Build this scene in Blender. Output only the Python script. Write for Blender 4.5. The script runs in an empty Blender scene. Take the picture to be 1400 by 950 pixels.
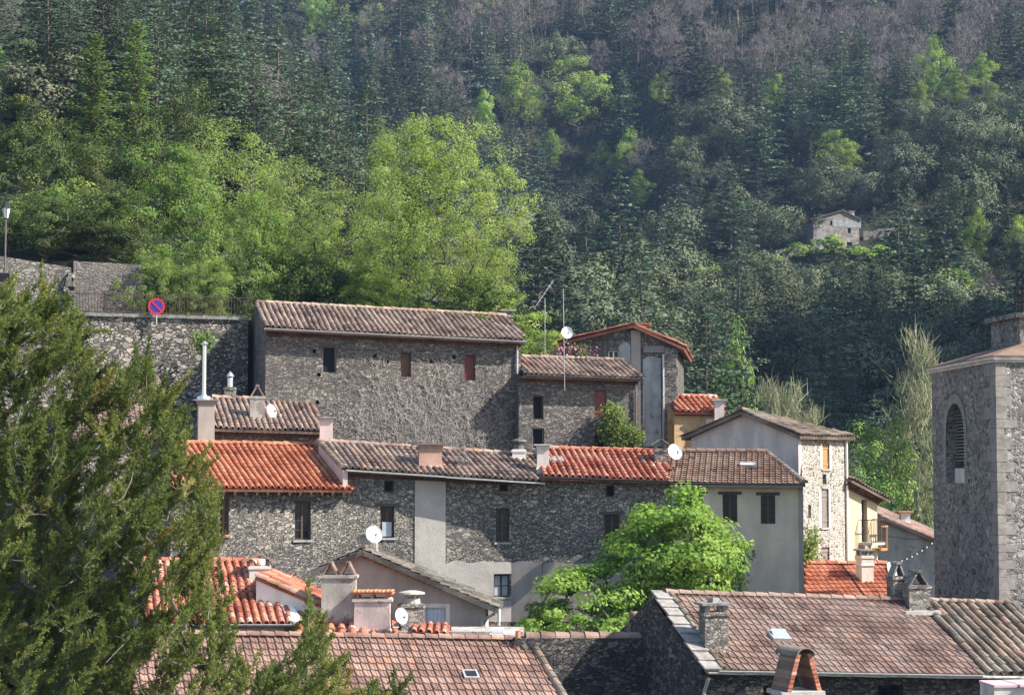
import bpy, math, random
import numpy as np
from mathutils import Vector

R = math.radians
rnd = random.Random(7)
rng = np.random.default_rng(11)
sc = bpy.context.scene
col = sc.collection

# ------------------------------------------------------------------ camera
F = 2560.0                       # focal length in photograph pixels (1400 wide)
PITCH = math.atan(165 / F)       # the eye level lies 165 px under the picture centre
cam_d = bpy.data.cameras.new("camera")
cam_d.sensor_width = 36
cam_d.lens = 36 * F / 1400
cam_d.clip_start = 0.5
cam_d.clip_end = 4000
cam = bpy.data.objects.new("camera", cam_d)
cam.location = (0, 0, 0)
cam.rotation_euler = (math.pi / 2 + PITCH, 0, 0)
col.objects.link(cam)
sc.camera = cam

# ------------------------------------------------------------------ light
SUN_AZ, SUN_EL = R(75), R(41)    # azimuth from the -Y axis towards +X
to_sun = Vector((math.sin(SUN_AZ) * math.cos(SUN_EL), -math.cos(SUN_AZ) * math.cos(SUN_EL), math.sin(SUN_EL)))
world = bpy.data.worlds.new("World")
sc.world = world
world.use_nodes = True
wn = world.node_tree
sky = wn.nodes.new("ShaderNodeTexSky")
sky.sky_type = 'NISHITA'
sky.sun_disc = False
sky.sun_elevation = SUN_EL
sky.sun_rotation = math.atan2(to_sun.x, to_sun.y)
sky.air_density = 1.2
sky.dust_density = 1.0
bg = wn.nodes["Background"]
wn.links.new(sky.outputs[0], bg.inputs[0])
bg.inputs[1].default_value = 0.12
sun_d = bpy.data.lights.new("sun", 'SUN')
sun_d.energy = 5.0
sun_d.angle = R(0.5)
sun_d.color = (1.0, 0.93, 0.82)
sun = bpy.data.objects.new("sun", sun_d)
sun.rotation_euler = to_sun.to_track_quat('Z', 'Y').to_euler()
sun.location = (60, 0, 60)
col.objects.link(sun)
sc.view_settings.view_transform = 'Standard'
sc.view_settings.look = 'None'
sc.view_settings.gamma = 1
sc.view_settings.exposure = 1.12
sc.cycles.max_bounces = 6
sc.cycles.diffuse_bounces = 3
sc.cycles.glossy_bounces = 2
sc.cycles.transmission_bounces = 2
sc.cycles.transparent_max_bounces = 4
sc.cycles.volume_bounces = 0
sc.cycles.use_denoising = True

# ------------------------------------------------------------------ pixel helpers
CP, SP = math.cos(PITCH), math.sin(PITCH)


def ray(px, py):
    x, z = (px - 700) / F, (475 - py) / F
    return Vector((x, CP - z * SP, SP + z * CP))


def P(px, py, Y):
    d = ray(px, py)
    return d * (Y / d.y)


def project(x, y, z):
    zz = -y * SP + z * CP
    yy = y * CP + z * SP
    return 700 + F * x / yy, 475 - F * zz / yy


# ------------------------------------------------------------------ materials
MATS = {}


def nmat(name):
    m = bpy.data.materials.new(name)
    m.use_nodes = True
    MATS[name] = m
    t = m.node_tree
    b = t.nodes["Principled BSDF"]
    b.inputs["Specular IOR Level"].default_value = 0.25
    return m, t, b


def node(t, kind, **kw):
    n = t.nodes.new(kind)
    for k, v in kw.items():
        if k.startswith("i_"):
            n.inputs[k[2:].replace("_", " ")].default_value = v
        else:
            setattr(n, k, v)
    return n


def ramp(t, stops, fac):
    n = t.nodes.new("ShaderNodeValToRGB")
    el = n.color_ramp.elements
    while len(el) < len(stops):
        el.new(0.5)
    for e, (p, c) in zip(el, stops):
        e.position = p
        e.color = (*c, 1)
    t.links.new(fac, n.inputs[0])
    return n.outputs[0]


def mix(t, fac, a, b, mode='MIX'):
    n = t.nodes.new("ShaderNodeMix")
    n.data_type = 'RGBA'
    n.blend_type = mode
    for k, v in ((0, fac), (6, a), (7, b)):
        if hasattr(v, "node"):
            t.links.new(v, n.inputs[k])
        elif k == 0:
            n.inputs[0].default_value = v
        else:
            n.inputs[k].default_value = (*v, 1)
    return n.outputs[2]


def math_n(t, op, a, b=0.0, clamp=False):
    n = t.nodes.new("ShaderNodeMath")
    n.operation = op
    n.use_clamp = clamp
    for k, v in ((0, a), (1, b)):
        if hasattr(v, "node"):
            t.links.new(v, n.inputs[k])
        else:
            n.inputs[k].default_value = v
    return n.outputs[0]


def plain(name, c, rough=0.8, metal=0.0, noise=0.0, scale=6.0, bump=0.0):
    m, t, b = nmat(name)
    b.inputs["Roughness"].default_value = rough
    b.inputs["Metallic"].default_value = metal
    b.inputs["Base Color"].default_value = (*c, 1)
    if noise or bump:
        tc = node(t, "ShaderNodeTexCoord")
        n = node(t, "ShaderNodeTexNoise", i_Scale=scale, i_Detail=6.0, i_Roughness=0.65)
        t.links.new(tc.outputs["Object"], n.inputs["Vector"])
        if noise:
            lo = tuple(x * (1 - noise) for x in c)
            hi = tuple(min(1, x * (1 + noise)) for x in c)
            t.links.new(ramp(t, [(0.3, lo), (0.7, hi)], n.outputs["Fac"]), b.inputs["Base Color"])
        if bump:
            bp = node(t, "ShaderNodeBump", i_Strength=bump, i_Distance=0.03)
            t.links.new(n.outputs["Fac"], bp.inputs["Height"])
            t.links.new(bp.outputs[0], b.inputs["Normal"])
    return m


def stone(name, stops, mortar, size=0.2, flat=1.7, joint=0.09, bump=1.0, dist=0.06, stain=0.35, warp=0.07):
    m, t, b = nmat(name)
    b.inputs["Roughness"].default_value = 0.9
    tc = node(t, "ShaderNodeTexCoord")
    wn_ = node(t, "ShaderNodeTexNoise", i_Scale=2.6 / size * 0.35, i_Detail=2.0)
    t.links.new(tc.outputs["Object"], wn_.inputs["Vector"])
    sub = node(t, "ShaderNodeVectorMath", operation='SUBTRACT')
    t.links.new(wn_.outputs["Color"], sub.inputs[0])
    sub.inputs[1].default_value = (0.5, 0.5, 0.5)
    sca = node(t, "ShaderNodeVectorMath", operation='SCALE')
    t.links.new(sub.outputs[0], sca.inputs[0])
    sca.inputs["Scale"].default_value = warp * 2
    add = node(t, "ShaderNodeVectorMath", operation='ADD')
    t.links.new(tc.outputs["Object"], add.inputs[0])
    t.links.new(sca.outputs[0], add.inputs[1])
    mp = node(t, "ShaderNodeMapping")
    mp.inputs["Scale"].default_value = (1, 1, flat)
    t.links.new(add.outputs[0], mp.inputs["Vector"])
    v1 = node(t, "ShaderNodeTexVoronoi", feature='F1', i_Scale=1 / size)
    v2 = node(t, "ShaderNodeTexVoronoi", feature='DISTANCE_TO_EDGE', i_Scale=1 / size)
    t.links.new(mp.outputs[0], v1.inputs["Vector"])
    t.links.new(mp.outputs[0], v2.inputs["Vector"])
    sep = node(t, "ShaderNodeSeparateColor")
    t.links.new(v1.outputs["Color"], sep.inputs[0])
    c = ramp(t, stops, sep.outputs[0])
    edge = node(t, "ShaderNodeMapRange", i_From_Min=joint * 0.35, i_From_Max=joint * 1.6)
    edge.interpolation_type = 'SMOOTHSTEP'
    t.links.new(v2.outputs["Distance"], edge.inputs["Value"])
    v3 = node(t, "ShaderNodeTexVoronoi", feature='F1', i_Scale=.52 / size)
    v4 = node(t, "ShaderNodeTexVoronoi", feature='DISTANCE_TO_EDGE', i_Scale=.52 / size)
    t.links.new(mp.outputs[0], v3.inputs["Vector"])
    t.links.new(mp.outputs[0], v4.inputs["Vector"])
    sep3 = node(t, "ShaderNodeSeparateColor")
    t.links.new(v3.outputs["Color"], sep3.inputs[0])
    e3 = node(t, "ShaderNodeMapRange", i_From_Min=joint * 0.25, i_From_Max=joint * 1.1)
    e3.interpolation_type = 'SMOOTHSTEP'
    t.links.new(v4.outputs["Distance"], e3.inputs["Value"])
    msk = node(t, "ShaderNodeTexNoise", i_Scale=0.9, i_Detail=3.0)
    t.links.new(tc.outputs["Object"], msk.inputs["Vector"])
    # whole big stones are chosen, not parts of them
    big_on = math_n(t, 'GREATER_THAN', math_n(t, 'ADD', msk.outputs["Fac"], math_n(t, 'MULTIPLY', sep3.outputs[2], .45)), .88)
    c = mix(t, big_on, c, ramp(t, stops, sep3.outputs[0]))
    em = node(t, "ShaderNodeMix")
    t.links.new(big_on, em.inputs[0])
    t.links.new(edge.outputs[0], em.inputs[2])
    t.links.new(e3.outputs[0], em.inputs[3])
    edge = em
    c = mix(t, edge.outputs[0], mortar, c)
    fine = node(t, "ShaderNodeTexNoise", i_Scale=22.0, i_Detail=6.0, i_Roughness=0.7)
    t.links.new(tc.outputs["Object"], fine.inputs["Vector"])
    c = mix(t, 0.55, c, ramp(t, [(0.25, (0.45, 0.45, 0.45)), (0.75, (1.5, 1.5, 1.5))], fine.outputs["Fac"]), 'MULTIPLY')
    big = node(t, "ShaderNodeTexNoise", i_Scale=0.55, i_Detail=5.0, i_Roughness=0.6)
    t.links.new(tc.outputs["Object"], big.inputs["Vector"])
    c = mix(t, stain * 2, c, ramp(t, [(0.3, (0.6, 0.6, 0.64)), (0.7, (1.3, 1.27, 1.2))], big.outputs["Fac"]), 'MULTIPLY')
    t.links.new(c, b.inputs["Base Color"])
    h = math_n(t, 'ADD', edge.outputs[0], math_n(t, 'MULTIPLY', sep.outputs[1], 0.9))
    h = math_n(t, 'ADD', h, math_n(t, 'MULTIPLY', fine.outputs["Fac"], 0.8))
    bp = node(t, "ShaderNodeBump", i_Strength=bump, i_Distance=dist)
    t.links.new(h, bp.inputs["Height"])
    t.links.new(bp.outputs[0], b.inputs["Normal"])
    return m


def plaster(name, c, patch=0.18, streak=0.25, bump=0.25, bare=None):
    m, t, b = nmat(name)
    b.inputs["Roughness"].default_value = 0.92
    tc = node(t, "ShaderNodeTexCoord")
    n1 = node(t, "ShaderNodeTexNoise", i_Scale=1.1, i_Detail=7.0, i_Roughness=0.65)
    t.links.new(tc.outputs["Object"], n1.inputs["Vector"])
    lo = tuple(x * (1 - patch) for x in c)
    hi = tuple(min(1, x * (1 + patch)) for x in c)
    cc = ramp(t, [(0.3, lo), (0.7, hi)], n1.outputs["Fac"])
    mp = node(t, "ShaderNodeMapping")
    mp.inputs["Scale"].default_value = (1.5, 1.5, 0.35)
    t.links.new(tc.outputs["Object"], mp.inputs["Vector"])
    n2 = node(t, "ShaderNodeTexNoise", i_Scale=1.6, i_Detail=4.0)
    t.links.new(mp.outputs[0], n2.inputs["Vector"])
    cc = mix(t, streak * 2, cc, ramp(t, [(0.35, (0.62, 0.62, 0.63)), (0.6, (1.05, 1.05, 1.05))], n2.outputs["Fac"]), 'MULTIPLY')
    n3 = node(t, "ShaderNodeTexNoise", i_Scale=30.0, i_Detail=4.0)
    t.links.new(tc.outputs["Object"], n3.inputs["Vector"])
    cc = mix(t, 0.4, cc, ramp(t, [(0.3, (0.7, 0.7, 0.7)), (0.7, (1.25, 1.25, 1.25))], n3.outputs["Fac"]), 'MULTIPLY')
    if bare:
        n4 = node(t, "ShaderNodeTexNoise", i_Scale=2.3, i_Detail=5.0, i_Roughness=0.7)
        t.links.new(tc.outputs["Object"], n4.inputs["Vector"])
        k = node(t, "ShaderNodeMapRange", i_From_Min=0.56, i_From_Max=0.6)
        t.links.new(n4.outputs["Fac"], k.inputs["Value"])
        cc = mix(t, k.outputs[0], cc, bare)
    t.links.new(cc, b.inputs["Base Color"])
    bp = node(t, "ShaderNodeBump", i_Strength=bump, i_Distance=0.02)
    t.links.new(math_n(t, 'ADD', n3.outputs["Fac"], math_n(t, 'MULTIPLY', n1.outputs["Fac"], 2.0)), bp.inputs["Height"])
    t.links.new(bp.outputs[0], b.inputs["Normal"])
    return m


def tile(name, stops, lichen=None, amount=0.5):
    m, t, b = nmat(name)
    b.inputs["Roughness"].default_value = 0.85
    at = node(t, "ShaderNodeAttribute", attribute_name="tint")
    c = ramp(t, stops, at.outputs["Fac"])
    tc = node(t, "ShaderNodeTexCoord")
    n1 = node(t, "ShaderNodeTexNoise", i_Scale=14.0, i_Detail=5.0, i_Roughness=0.7)
    t.links.new(tc.outputs["Object"], n1.inputs["Vector"])
    c = mix(t, 0.6, c, ramp(t, [(0.3, (0.6, 0.6, 0.6)), (0.7, (1.35, 1.35, 1.35))], n1.outputs["Fac"]), 'MULTIPLY')
    n2 = node(t, "ShaderNodeTexNoise", i_Scale=1.0, i_Detail=5.0)
    t.links.new(tc.outputs["Object"], n2.inputs["Vector"])
    if lichen:
        k = node(t, "ShaderNodeMapRange", i_From_Min=0.47, i_From_Max=0.68)
        t.links.new(math_n(t, 'ADD', math_n(t, 'MULTIPLY', n2.outputs["Fac"], 0.5), math_n(t, 'MULTIPLY', n1.outputs["Fac"], 0.5)), k.inputs["Value"])
        c = mix(t, math_n(t, 'MULTIPLY', k.outputs[0], amount), c, lichen)
    c = mix(t, .75, c, ramp(t, [(0.36, (0.58, 0.56, 0.55)), (0.52, (1.0, 1.0, 1.0)), (0.7, (1.18, 1.15, 1.1))], n2.outputs["Fac"]), 'MULTIPLY')
    t.links.new(c, b.inputs["Base Color"])
    bp = node(t, "ShaderNodeBump", i_Strength=0.3, i_Distance=0.01)
    t.links.new(n1.outputs["Fac"], bp.inputs["Height"])
    t.links.new(bp.outputs[0], b.inputs["Normal"])
    return m


def foliage(name, stops, trans=0.35, vary=0.35, rough=0.6):
    m, t, b = nmat(name)
    at = node(t, "ShaderNodeAttribute", attribute_name="tint")
    c = ramp(t, stops, at.outputs["Fac"])
    oi = node(t, "ShaderNodeObjectInfo")
    hs = node(t, "ShaderNodeHueSaturation")
    t.links.new(c, hs.inputs["Color"])
    mr = node(t, "ShaderNodeMapRange", i_To_Min=1 - vary, i_To_Max=1 + vary)
    t.links.new(oi.outputs["Random"], mr.inputs["Value"])
    t.links.new(mr.outputs[0], hs.inputs["Value"])
    mr2 = node(t, "ShaderNodeMapRange", i_To_Min=0.5 - vary * 0.06, i_To_Max=0.5 + vary * 0.05)
    t.links.new(math_n(t, 'FRACT', math_n(t, 'MULTIPLY', oi.outputs["Random"], 7.31)), mr2.inputs["Value"])
    t.links.new(mr2.outputs[0], hs.inputs["Hue"])
    c = hs.outputs[0]
    b.inputs["Roughness"].default_value = rough
    b.inputs["Specular IOR Level"].default_value = 0.12
    t.links.new(c, b.inputs["Base Color"])
    if trans:
        tr = node(t, "ShaderNodeBsdfTranslucent")
        t.links.new(mix(t, 1.0, c, (1.1, 1.15, 0.6), 'MULTIPLY'), tr.inputs["Color"])
        ms = node(t, "ShaderNodeMixShader")
        ms.inputs[0].default_value = trans
        t.links.new(b.outputs[0], ms.inputs[1])
        t.links.new(tr.outputs[0], ms.inputs[2])
        t.links.new(ms.outputs[0], t.nodes["Material Output"].inputs["Surface"])
    return m


GREYS = [(0.0, (0.16, 0.153, 0.147)), (0.35, (0.28, 0.263, 0.242)), (0.7, (0.42, 0.385, 0.34)), (1.0, (0.6, 0.55, 0.48))]
DARKS = [(0.0, (0.1, 0.095, 0.092)), (0.5, (0.185, 0.171, 0.16)), (0.8, (0.28, 0.256, 0.232)), (1.0, (0.42, 0.385, 0.345))]
stone("stone_row", GREYS, (0.13, 0.122, 0.112), 0.105, 1.8, 0.08, 1.0, 0.085, 0.4, 0.05)
stone("stone_tall", DARKS, (0.15, 0.14, 0.135), 0.11, 2.1, 0.07, 1.0, 0.065, 0.45, 0.05)
stone("stone_retaining", [(0, (0.14, 0.13, 0.122)), (0.5, (0.3, 0.277, 0.25)), (1, (0.56, 0.51, 0.44))], (0.1, 0.094, 0.087), 0.2, 1.8, 0.09, 1.0, 0.1, 0.4, 0.07)
stone("stone_church", [(0, (0.08, 0.077, 0.077)), (0.45, (0.2, 0.188, 0.183)), (1, (0.42, 0.39, 0.365))], (0.34, 0.31, 0.29), 0.17, 1.5, 0.09, 1.0, 0.06, 0.2, 0.055)
stone("stone_pale", [(0, (0.1, 0.095, 0.09)), (0.5, (0.28, 0.26, 0.24)), (1, (0.5, 0.47, 0.42))], (0.52, 0.48, 0.42), 0.14, 1.4, 0.14, 0.8, 0.04, 0.15, 0.045)
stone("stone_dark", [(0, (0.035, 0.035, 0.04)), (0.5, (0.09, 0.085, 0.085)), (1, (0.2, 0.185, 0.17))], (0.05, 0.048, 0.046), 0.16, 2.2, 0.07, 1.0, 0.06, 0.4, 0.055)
stone("stone_far", [(0, (0.15, 0.137, 0.128)), (1, (0.36, 0.33, 0.3))], (0.27, 0.245, 0.23), 0.5, 1.4, 0.1, 0.6, 0.05)
stone("stone_chimney", [(0, (0.1, 0.095, 0.09)), (0.5, (0.24, 0.22, 0.2)), (1, (0.42, 0.38, 0.34))], (0.2, 0.185, 0.17), 0.12, 1.5, 0.1, 0.9, 0.04, 0.3, 0.04)
plaster("plaster_grey", (0.3, 0.285, 0.28))
plaster("plaster_taupe", (0.34, 0.295, 0.265), 0.12, 0.2)
plaster("plaster_cream", (0.58, 0.49, 0.385), 0.1, 0.22, 0.2)
plaster("brick_worn", (0.42, 0.27, 0.21), 0.3, 0.2, 0.7, (0.4, 0.35, 0.3))
tile("lauze", [(0, (0.05, 0.045, 0.04)), (0.5, (0.12, 0.105, 0.09)), (1, (0.24, 0.2, 0.16))], (0.3, 0.29, 0.26), 0.5)
plaster("plaster_pale", (0.6, 0.54, 0.5), 0.1, 0.3)
plaster("plaster_pink", (0.55, 0.43, 0.4), 0.1, 0.15)
plaster("plaster_pinkworn", (0.52, 0.42, 0.39), 0.15, 0.35, 0.4, (0.3, 0.24, 0.2))
plaster("plaster_white", (0.68, 0.64, 0.6), 0.1, 0.2)
plaster("plaster_yellow", (0.56, 0.47, 0.32), 0.1, 0.15, 0.2)
plaster("plaster_ochre", (0.45, 0.3, 0.15), 0.2, 0.25, 0.3, (0.24, 0.2, 0.17))
plaster("plaster_bluegrey", (0.32, 0.33, 0.33), 0.2, 0.35, 0.3, (0.2, 0.19, 0.18))
plaster("plaster_worn", (0.4, 0.36, 0.32), 0.2, 0.4, 0.5, (0.2, 0.17, 0.15))
stone("stone_weathered", [(0, (0.13, 0.12, 0.115)), (1, (0.24, 0.215, 0.2))], (0.2, 0.18, 0.165), 0.2, 1.6, 0.1, .8, .05, .45, .06)
plaster("render_strip", (0.42, 0.385, 0.355), 0.15, 0.1, 0.9)
tile("tile_grey", [(0, (0.08, 0.06, 0.052)), (0.4, (0.23, 0.16, 0.13)), (0.8, (0.36, 0.25, 0.195)), (1, (0.42, 0.25, 0.16))], (0.32, 0.29, 0.25), 0.7)
tile("tile_orange", [(0, (0.26, 0.08, 0.04)), (0.5, (0.42, 0.14, 0.07)), (1, (0.54, 0.23, 0.125))], (0.4, 0.26, 0.18), 0.45)
tile("tile_red", [(0, (0.24, 0.06, 0.03)), (0.5, (0.37, 0.115, 0.065)), (0.9, (0.46, 0.18, 0.11)), (1, (0.52, 0.36, 0.28))], (0.5, 0.36, 0.28), 0.5)
tile("tile_rust", [(0, (0.2, 0.08, 0.055)), (0.5, (0.31, 0.125, 0.085)), (1, (0.4, 0.2, 0.14))], (0.36, 0.26, 0.2), 0.4)
tile("tile_brown", [(0, (0.14, 0.085, 0.07)), (0.5, (0.25, 0.15, 0.12)), (0.9, (0.35, 0.215, 0.165)), (1, (0.4, 0.19, 0.11))], (0.27, 0.24, 0.21), 0.55)
tile("tile_pinkbrown", [(0, (0.13, 0.085, 0.072)), (0.5, (0.235, 0.155, 0.127)), (0.95, (0.33, 0.215, 0.17)), (1, (0.38, 0.2, 0.12))], (0.28, 0.25, 0.23), 0.6)
tile("tile_darkbrown", [(0, (0.1, 0.065, 0.05)), (0.5, (0.19, 0.115, 0.085)), (1, (0.28, 0.17, 0.12))], (0.2, 0.18, 0.15), 0.5)
tile("tile_lichen", [(0, (0.1, 0.085, 0.07)), (0.5, (0.2, 0.155, 0.12)), (1, (0.33, 0.22, 0.16))], (0.27, 0.26, 0.22), 0.8)
tile("genoise", [(0, (0.14, 0.07, 0.04)), (0.5, (0.24, 0.125, 0.07)), (1, (0.34, 0.19, 0.11))], (0.2, 0.17, 0.14), 0.4)
plain("wood_dark", (0.085, 0.068, 0.057), 0.85, 0, 0.4, 20)
plain("wood_brown", (0.15, 0.085, 0.055), 0.8, 0, 0.4, 20)
plain("wood_red", (0.17, 0.06, 0.05), 0.8, 0, 0.3, 20)
plain("wood_grey", (0.22, 0.19, 0.18), 0.85, 0, 0.3, 20)
plain("wood_blue", (0.42, 0.46, 0.52), 0.7, 0, 0.15, 20)
plain("wood_orange", (0.42, 0.22, 0.09), 0.7, 0, 0.3, 20)
plain("zinc", (0.42, 0.42, 0.42), 0.55, 0.4, 0.25, 8)
plain("zinc_dark", (0.13, 0.12, 0.12), 0.6, 0.4, 0.25, 8)
plain("steel", (0.68, 0.69, 0.7), 0.3, 0.8, 0.1, 8)
plain("iron", (0.03, 0.03, 0.033), 0.55, 0.5)
plain("rust_iron", (0.085, 0.06, 0.05), 0.8, 0.2, 0.4, 12)
plain("white_paint", (0.8, 0.79, 0.77), 0.5, 0, 0.06, 6)
plain("dish_white", (0.72, 0.73, 0.75), 0.45, 0, 0.06, 3)
plain("quoin_stone", (0.225, 0.205, 0.19), 0.9, 0, 0.35, 3.5, 0.9)
plain("slate", (0.2, 0.195, 0.19), 0.8, 0, 0.45, 5, 0.6)
plain("slate_pale", (0.36, 0.34, 0.31), 0.85, 0, 0.4, 5, 0.6)
plain("slate_verge", (0.25, 0.235, 0.22), 0.85, 0, 0.45, 4, 0.6)
plain("concrete", (0.4, 0.38, 0.35), 0.9, 0, 0.3, 5, 0.5)
plain("terracotta", (0.46, 0.2, 0.11), 0.8, 0, 0.3, 8, 0.3)
plain("brick", (0.42, 0.15, 0.085), 0.85, 0, 0.35, 14, 0.5)
plain("dark_inside", (0.012, 0.012, 0.013), 0.9)
plain("glass_dark", (0.02, 0.022, 0.026), 0.12)
plain("glass_curtain", (0.4, 0.44, 0.48), 0.35, 0, 0.12, 10)
plain("glass_sky", (0.32, 0.36, 0.42), 0.12, 0.2)
plain("blossom", (0.42, 0.16, 0.27), 0.7)
plain("sign_blue", (0.05, 0.045, 0.3), 0.45)
plain("sign_red", (0.55, 0.03, 0.045), 0.45)
plain("lamp_glass", (0.75, 0.76, 0.74), 0.25)
plain("pink_sheet", (0.62, 0.4, 0.45), 0.75, 0, 0.12, 5)
plain("bark", (0.12, 0.1, 0.085), 0.9, 0, 0.4, 8, 0.6)
plain("bark_pale", (0.26, 0.235, 0.225), 0.9, 0, 0.3, 3)
plain("twig", (0.33, 0.3, 0.275), 0.9, 0, 0.3, 3)
plain("bark_sapling", (0.165, 0.138, 0.122), 0.9, 0, 0.4, 0.3)
plain("bark_bare", (0.175, 0.148, 0.135), 0.9, 0, 0.3, 0.7)
foliage("leaf_lime", [(0, (0.13, 0.185, 0.055)), (0.5, (0.255, 0.34, 0.1)), (1, (0.4, 0.47, 0.16))], 0.48, 0.1)
foliage("leaf_green", [(0, (0.07, 0.115, 0.03)), (0.5, (0.165, 0.245, 0.065)), (1, (0.3, 0.37, 0.1))], 0.45, 0.22)
foliage("leaf_mid", [(0, (0.03, 0.05, 0.018)), (0.5, (0.075, 0.115, 0.035)), (0.8, (0.17, 0.21, 0.06)), (1, (0.3, 0.25, 0.09))], 0.3, 0.25)
foliage("leaf_maple", [(0, (0.07, 0.135, 0.025)), (0.5, (0.2, 0.32, 0.06)), (1, (0.36, 0.48, 0.12))], 0.45, 0.05)
foliage("leaf_oak", [(0, (0.035, 0.05, 0.025)), (0.5, (0.09, 0.11, 0.06)), (1, (0.2, 0.22, 0.13))], 0.15, 0.48)
foliage("leaf_cedar", [(0, (0.025, 0.05, 0.028)), (0.5, (0.07, 0.11, 0.065)), (1, (0.18, 0.23, 0.15))], 0.15, 0.5)
foliage("leaf_fir", [(0, (0.035, 0.06, 0.04)), (0.5, (0.09, 0.13, 0.09)), (1, (0.2, 0.24, 0.17))], 0.15, 0.5)
foliage("leaf_fresh", [(0, (0.1, 0.17, 0.04)), (0.5, (0.23, 0.33, 0.08)), (1, (0.38, 0.48, 0.14))], 0.4, 0.25)
foliage("leaf_yew", [(0, (0.055, 0.085, 0.03)), (0.45, (0.15, 0.19, 0.058)), (0.85, (0.27, 0.29, 0.095)), (1, (0.32, 0.24, 0.09))], 0.42, 0.0)
foliage("leaf_willow", [(0, (0.22, 0.23, 0.15)), (1, (0.36, 0.36, 0.25))], 0.3, 0.1)
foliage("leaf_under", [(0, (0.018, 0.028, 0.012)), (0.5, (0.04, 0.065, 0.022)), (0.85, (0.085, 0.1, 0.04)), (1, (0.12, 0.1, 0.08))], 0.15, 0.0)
foliage("grass_blade", [(0, (0.06, 0.1, 0.02)), (1, (0.16, 0.24, 0.05))], 0.3, 0.0)


# ------------------------------------------------------------------ mesh helpers
class MB:
    """Collects faces, then links them as ONE mesh object."""

    def __init__(self):
        self.v, self.f, self.t, self.mi = [], [], [], []
        self.m = 0

    def face(self, pts, tint=0.5, flip=False):
        i = len(self.v)
        self.v.extend(tuple(p) for p in pts)
        ids = list(range(i, i + len(pts)))
        self.f.append(ids[::-1] if flip else ids)
        self.t.append(tint)
        self.mi.append(self.m)

    def hull8(self, b, t, tint=0.5):
        """b, t: four bottom and four top corners, counter-clockwise from above"""
        b, t = [Vector(x) for x in b], [Vector(x) for x in t]
        self.face(b[::-1], tint)
        self.face(t, tint)
        for k in range(4):
            j = (k + 1) % 4
            self.face([b[k], b[j], t[j], t[k]], tint)

    def box(self, c, size, rz=0.0, taper=1.0, tint=0.5):
        """c: centre of the bottom face"""
        c = Vector(c)
        w, d, h = size
        ca, sa = math.cos(rz), math.sin(rz)

        def q(s, z):
            out = []
            for x, y in ((-1, -1), (1, -1), (1, 1), (-1, 1)):
                x, y = x * w / 2 * s, y * d / 2 * s
                out.append(c + Vector((x * ca - y * sa, x * sa + y * ca, z)))
            return out
        self.hull8(q(1, 0), q(taper, h), tint)

    def bar(self, a, b, w, h=None, upv=(0, 0, 1), tint=0.5):
        a, b = Vector(a), Vector(b)
        d = (b - a).normalized()
        upv = Vector(upv)
        if abs(d.dot(upv)) > 0.95:
            upv = Vector((0, 1, 0))
        s = d.cross(upv).normalized()
        u = s.cross(d)
        h = h or w
        off = [s * -w / 2 + u * -h / 2, s * w / 2 + u * -h / 2, s * w / 2 + u * h / 2, s * -w / 2 + u * h / 2]
        A, B = [a + o for o in off], [b + o for o in off]
        self.face(A, tint)
        self.face(B[::-1], tint)
        for k in range(4):
            j = (k + 1) % 4
            self.face([A[k], B[k], B[j], A[j]], tint)

    def tube(self, pts, radii, n=8, caps=True, tint=0.5):
        pts = [Vector(p) for p in pts]
        if not hasattr(radii, "__len__"):
            radii = [radii] * len(pts)
        rings = []
        ref = None
        for i, p in enumerate(pts):
            d = (pts[min(i + 1, len(pts) - 1)] - pts[max(i - 1, 0)])
            d = d.normalized() if d.length > 1e-9 else Vector((0, 0, 1))
            if ref is None:
                ref = Vector((1, 0, 0)) if abs(d.x) < 0.9 else Vector((0, 1, 0))
            s = (ref - d * ref.dot(d)).normalized()
            ref = s
            u = d.cross(s)
            rings.append([p + (s * math.cos(2 * math.pi * k / n) + u * math.sin(2 * math.pi * k / n)) * radii[i] for k in range(n)])
        for a, b in zip(rings, rings[1:]):
            for k in range(n):
                j = (k + 1) % n
                self.face([a[k], a[j], b[j], b[k]], tint)
        if caps:
            self.face(rings[0][::-1], tint)
            self.face(rings[-1], tint)

    def lathe(self, c, prof, n=16, tint=0.5):
        c = Vector(c)
        rings = [[c + Vector((r * math.cos(2 * math.pi * k / n), r * math.sin(2 * math.pi * k / n), z)) for k in range(n)] for r, z in prof]
        for a, b in zip(rings, rings[1:]):
            for k in range(n):
                j = (k + 1) % n
                self.face([a[k], a[j], b[j], b[k]], tint)
        self.face(rings[0][::-1], tint)
        self.face(rings[-1], tint)

    def build(self, name, mats, parent=None, smooth=False):
        if not isinstance(mats, (list, tuple)):
            mats = [mats]
        base = parent.matrix_base if False else BASE.get(parent.name, Vector((0, 0, 0))) if parent else Vector((0, 0, 0))
        me = bpy.data.meshes.new(name)
        me.from_pydata([(x - base.x, y - base.y, z - base.z) for x, y, z in self.v], [], self.f)
        for mm in mats:
            me.materials.append(MATS[mm] if isinstance(mm, str) else mm)
        at = me.attributes.new("tint", 'FLOAT', 'FACE')
        at.data.foreach_set("value", self.t)
        me.polygons.foreach_set("material_index", self.mi)
        if smooth:
            me.polygons.foreach_set("use_smooth", [True] * len(self.f))
        me.update()
        o = bpy.data.objects.new(name, me)
        col.objects.link(o)
        if parent:
            o.parent = parent
            BASE[o.name] = base
        return o


BASE = {}


def tag(o, label=None, cat=None, group=None, kind=None):
    if label:
        o["label"] = label
    if cat:
        o["category"] = cat
    if group:
        o["group"] = group
    if kind:
        o["kind"] = kind
    return o


def thing(name, label, cat, loc, group=None):
    o = bpy.data.objects.new(name, None)
    o.empty_display_size = 0.3
    o.location = loc
    col.objects.link(o)
    BASE[o.name] = Vector(loc)
    return tag(o, label, cat, group)


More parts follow.
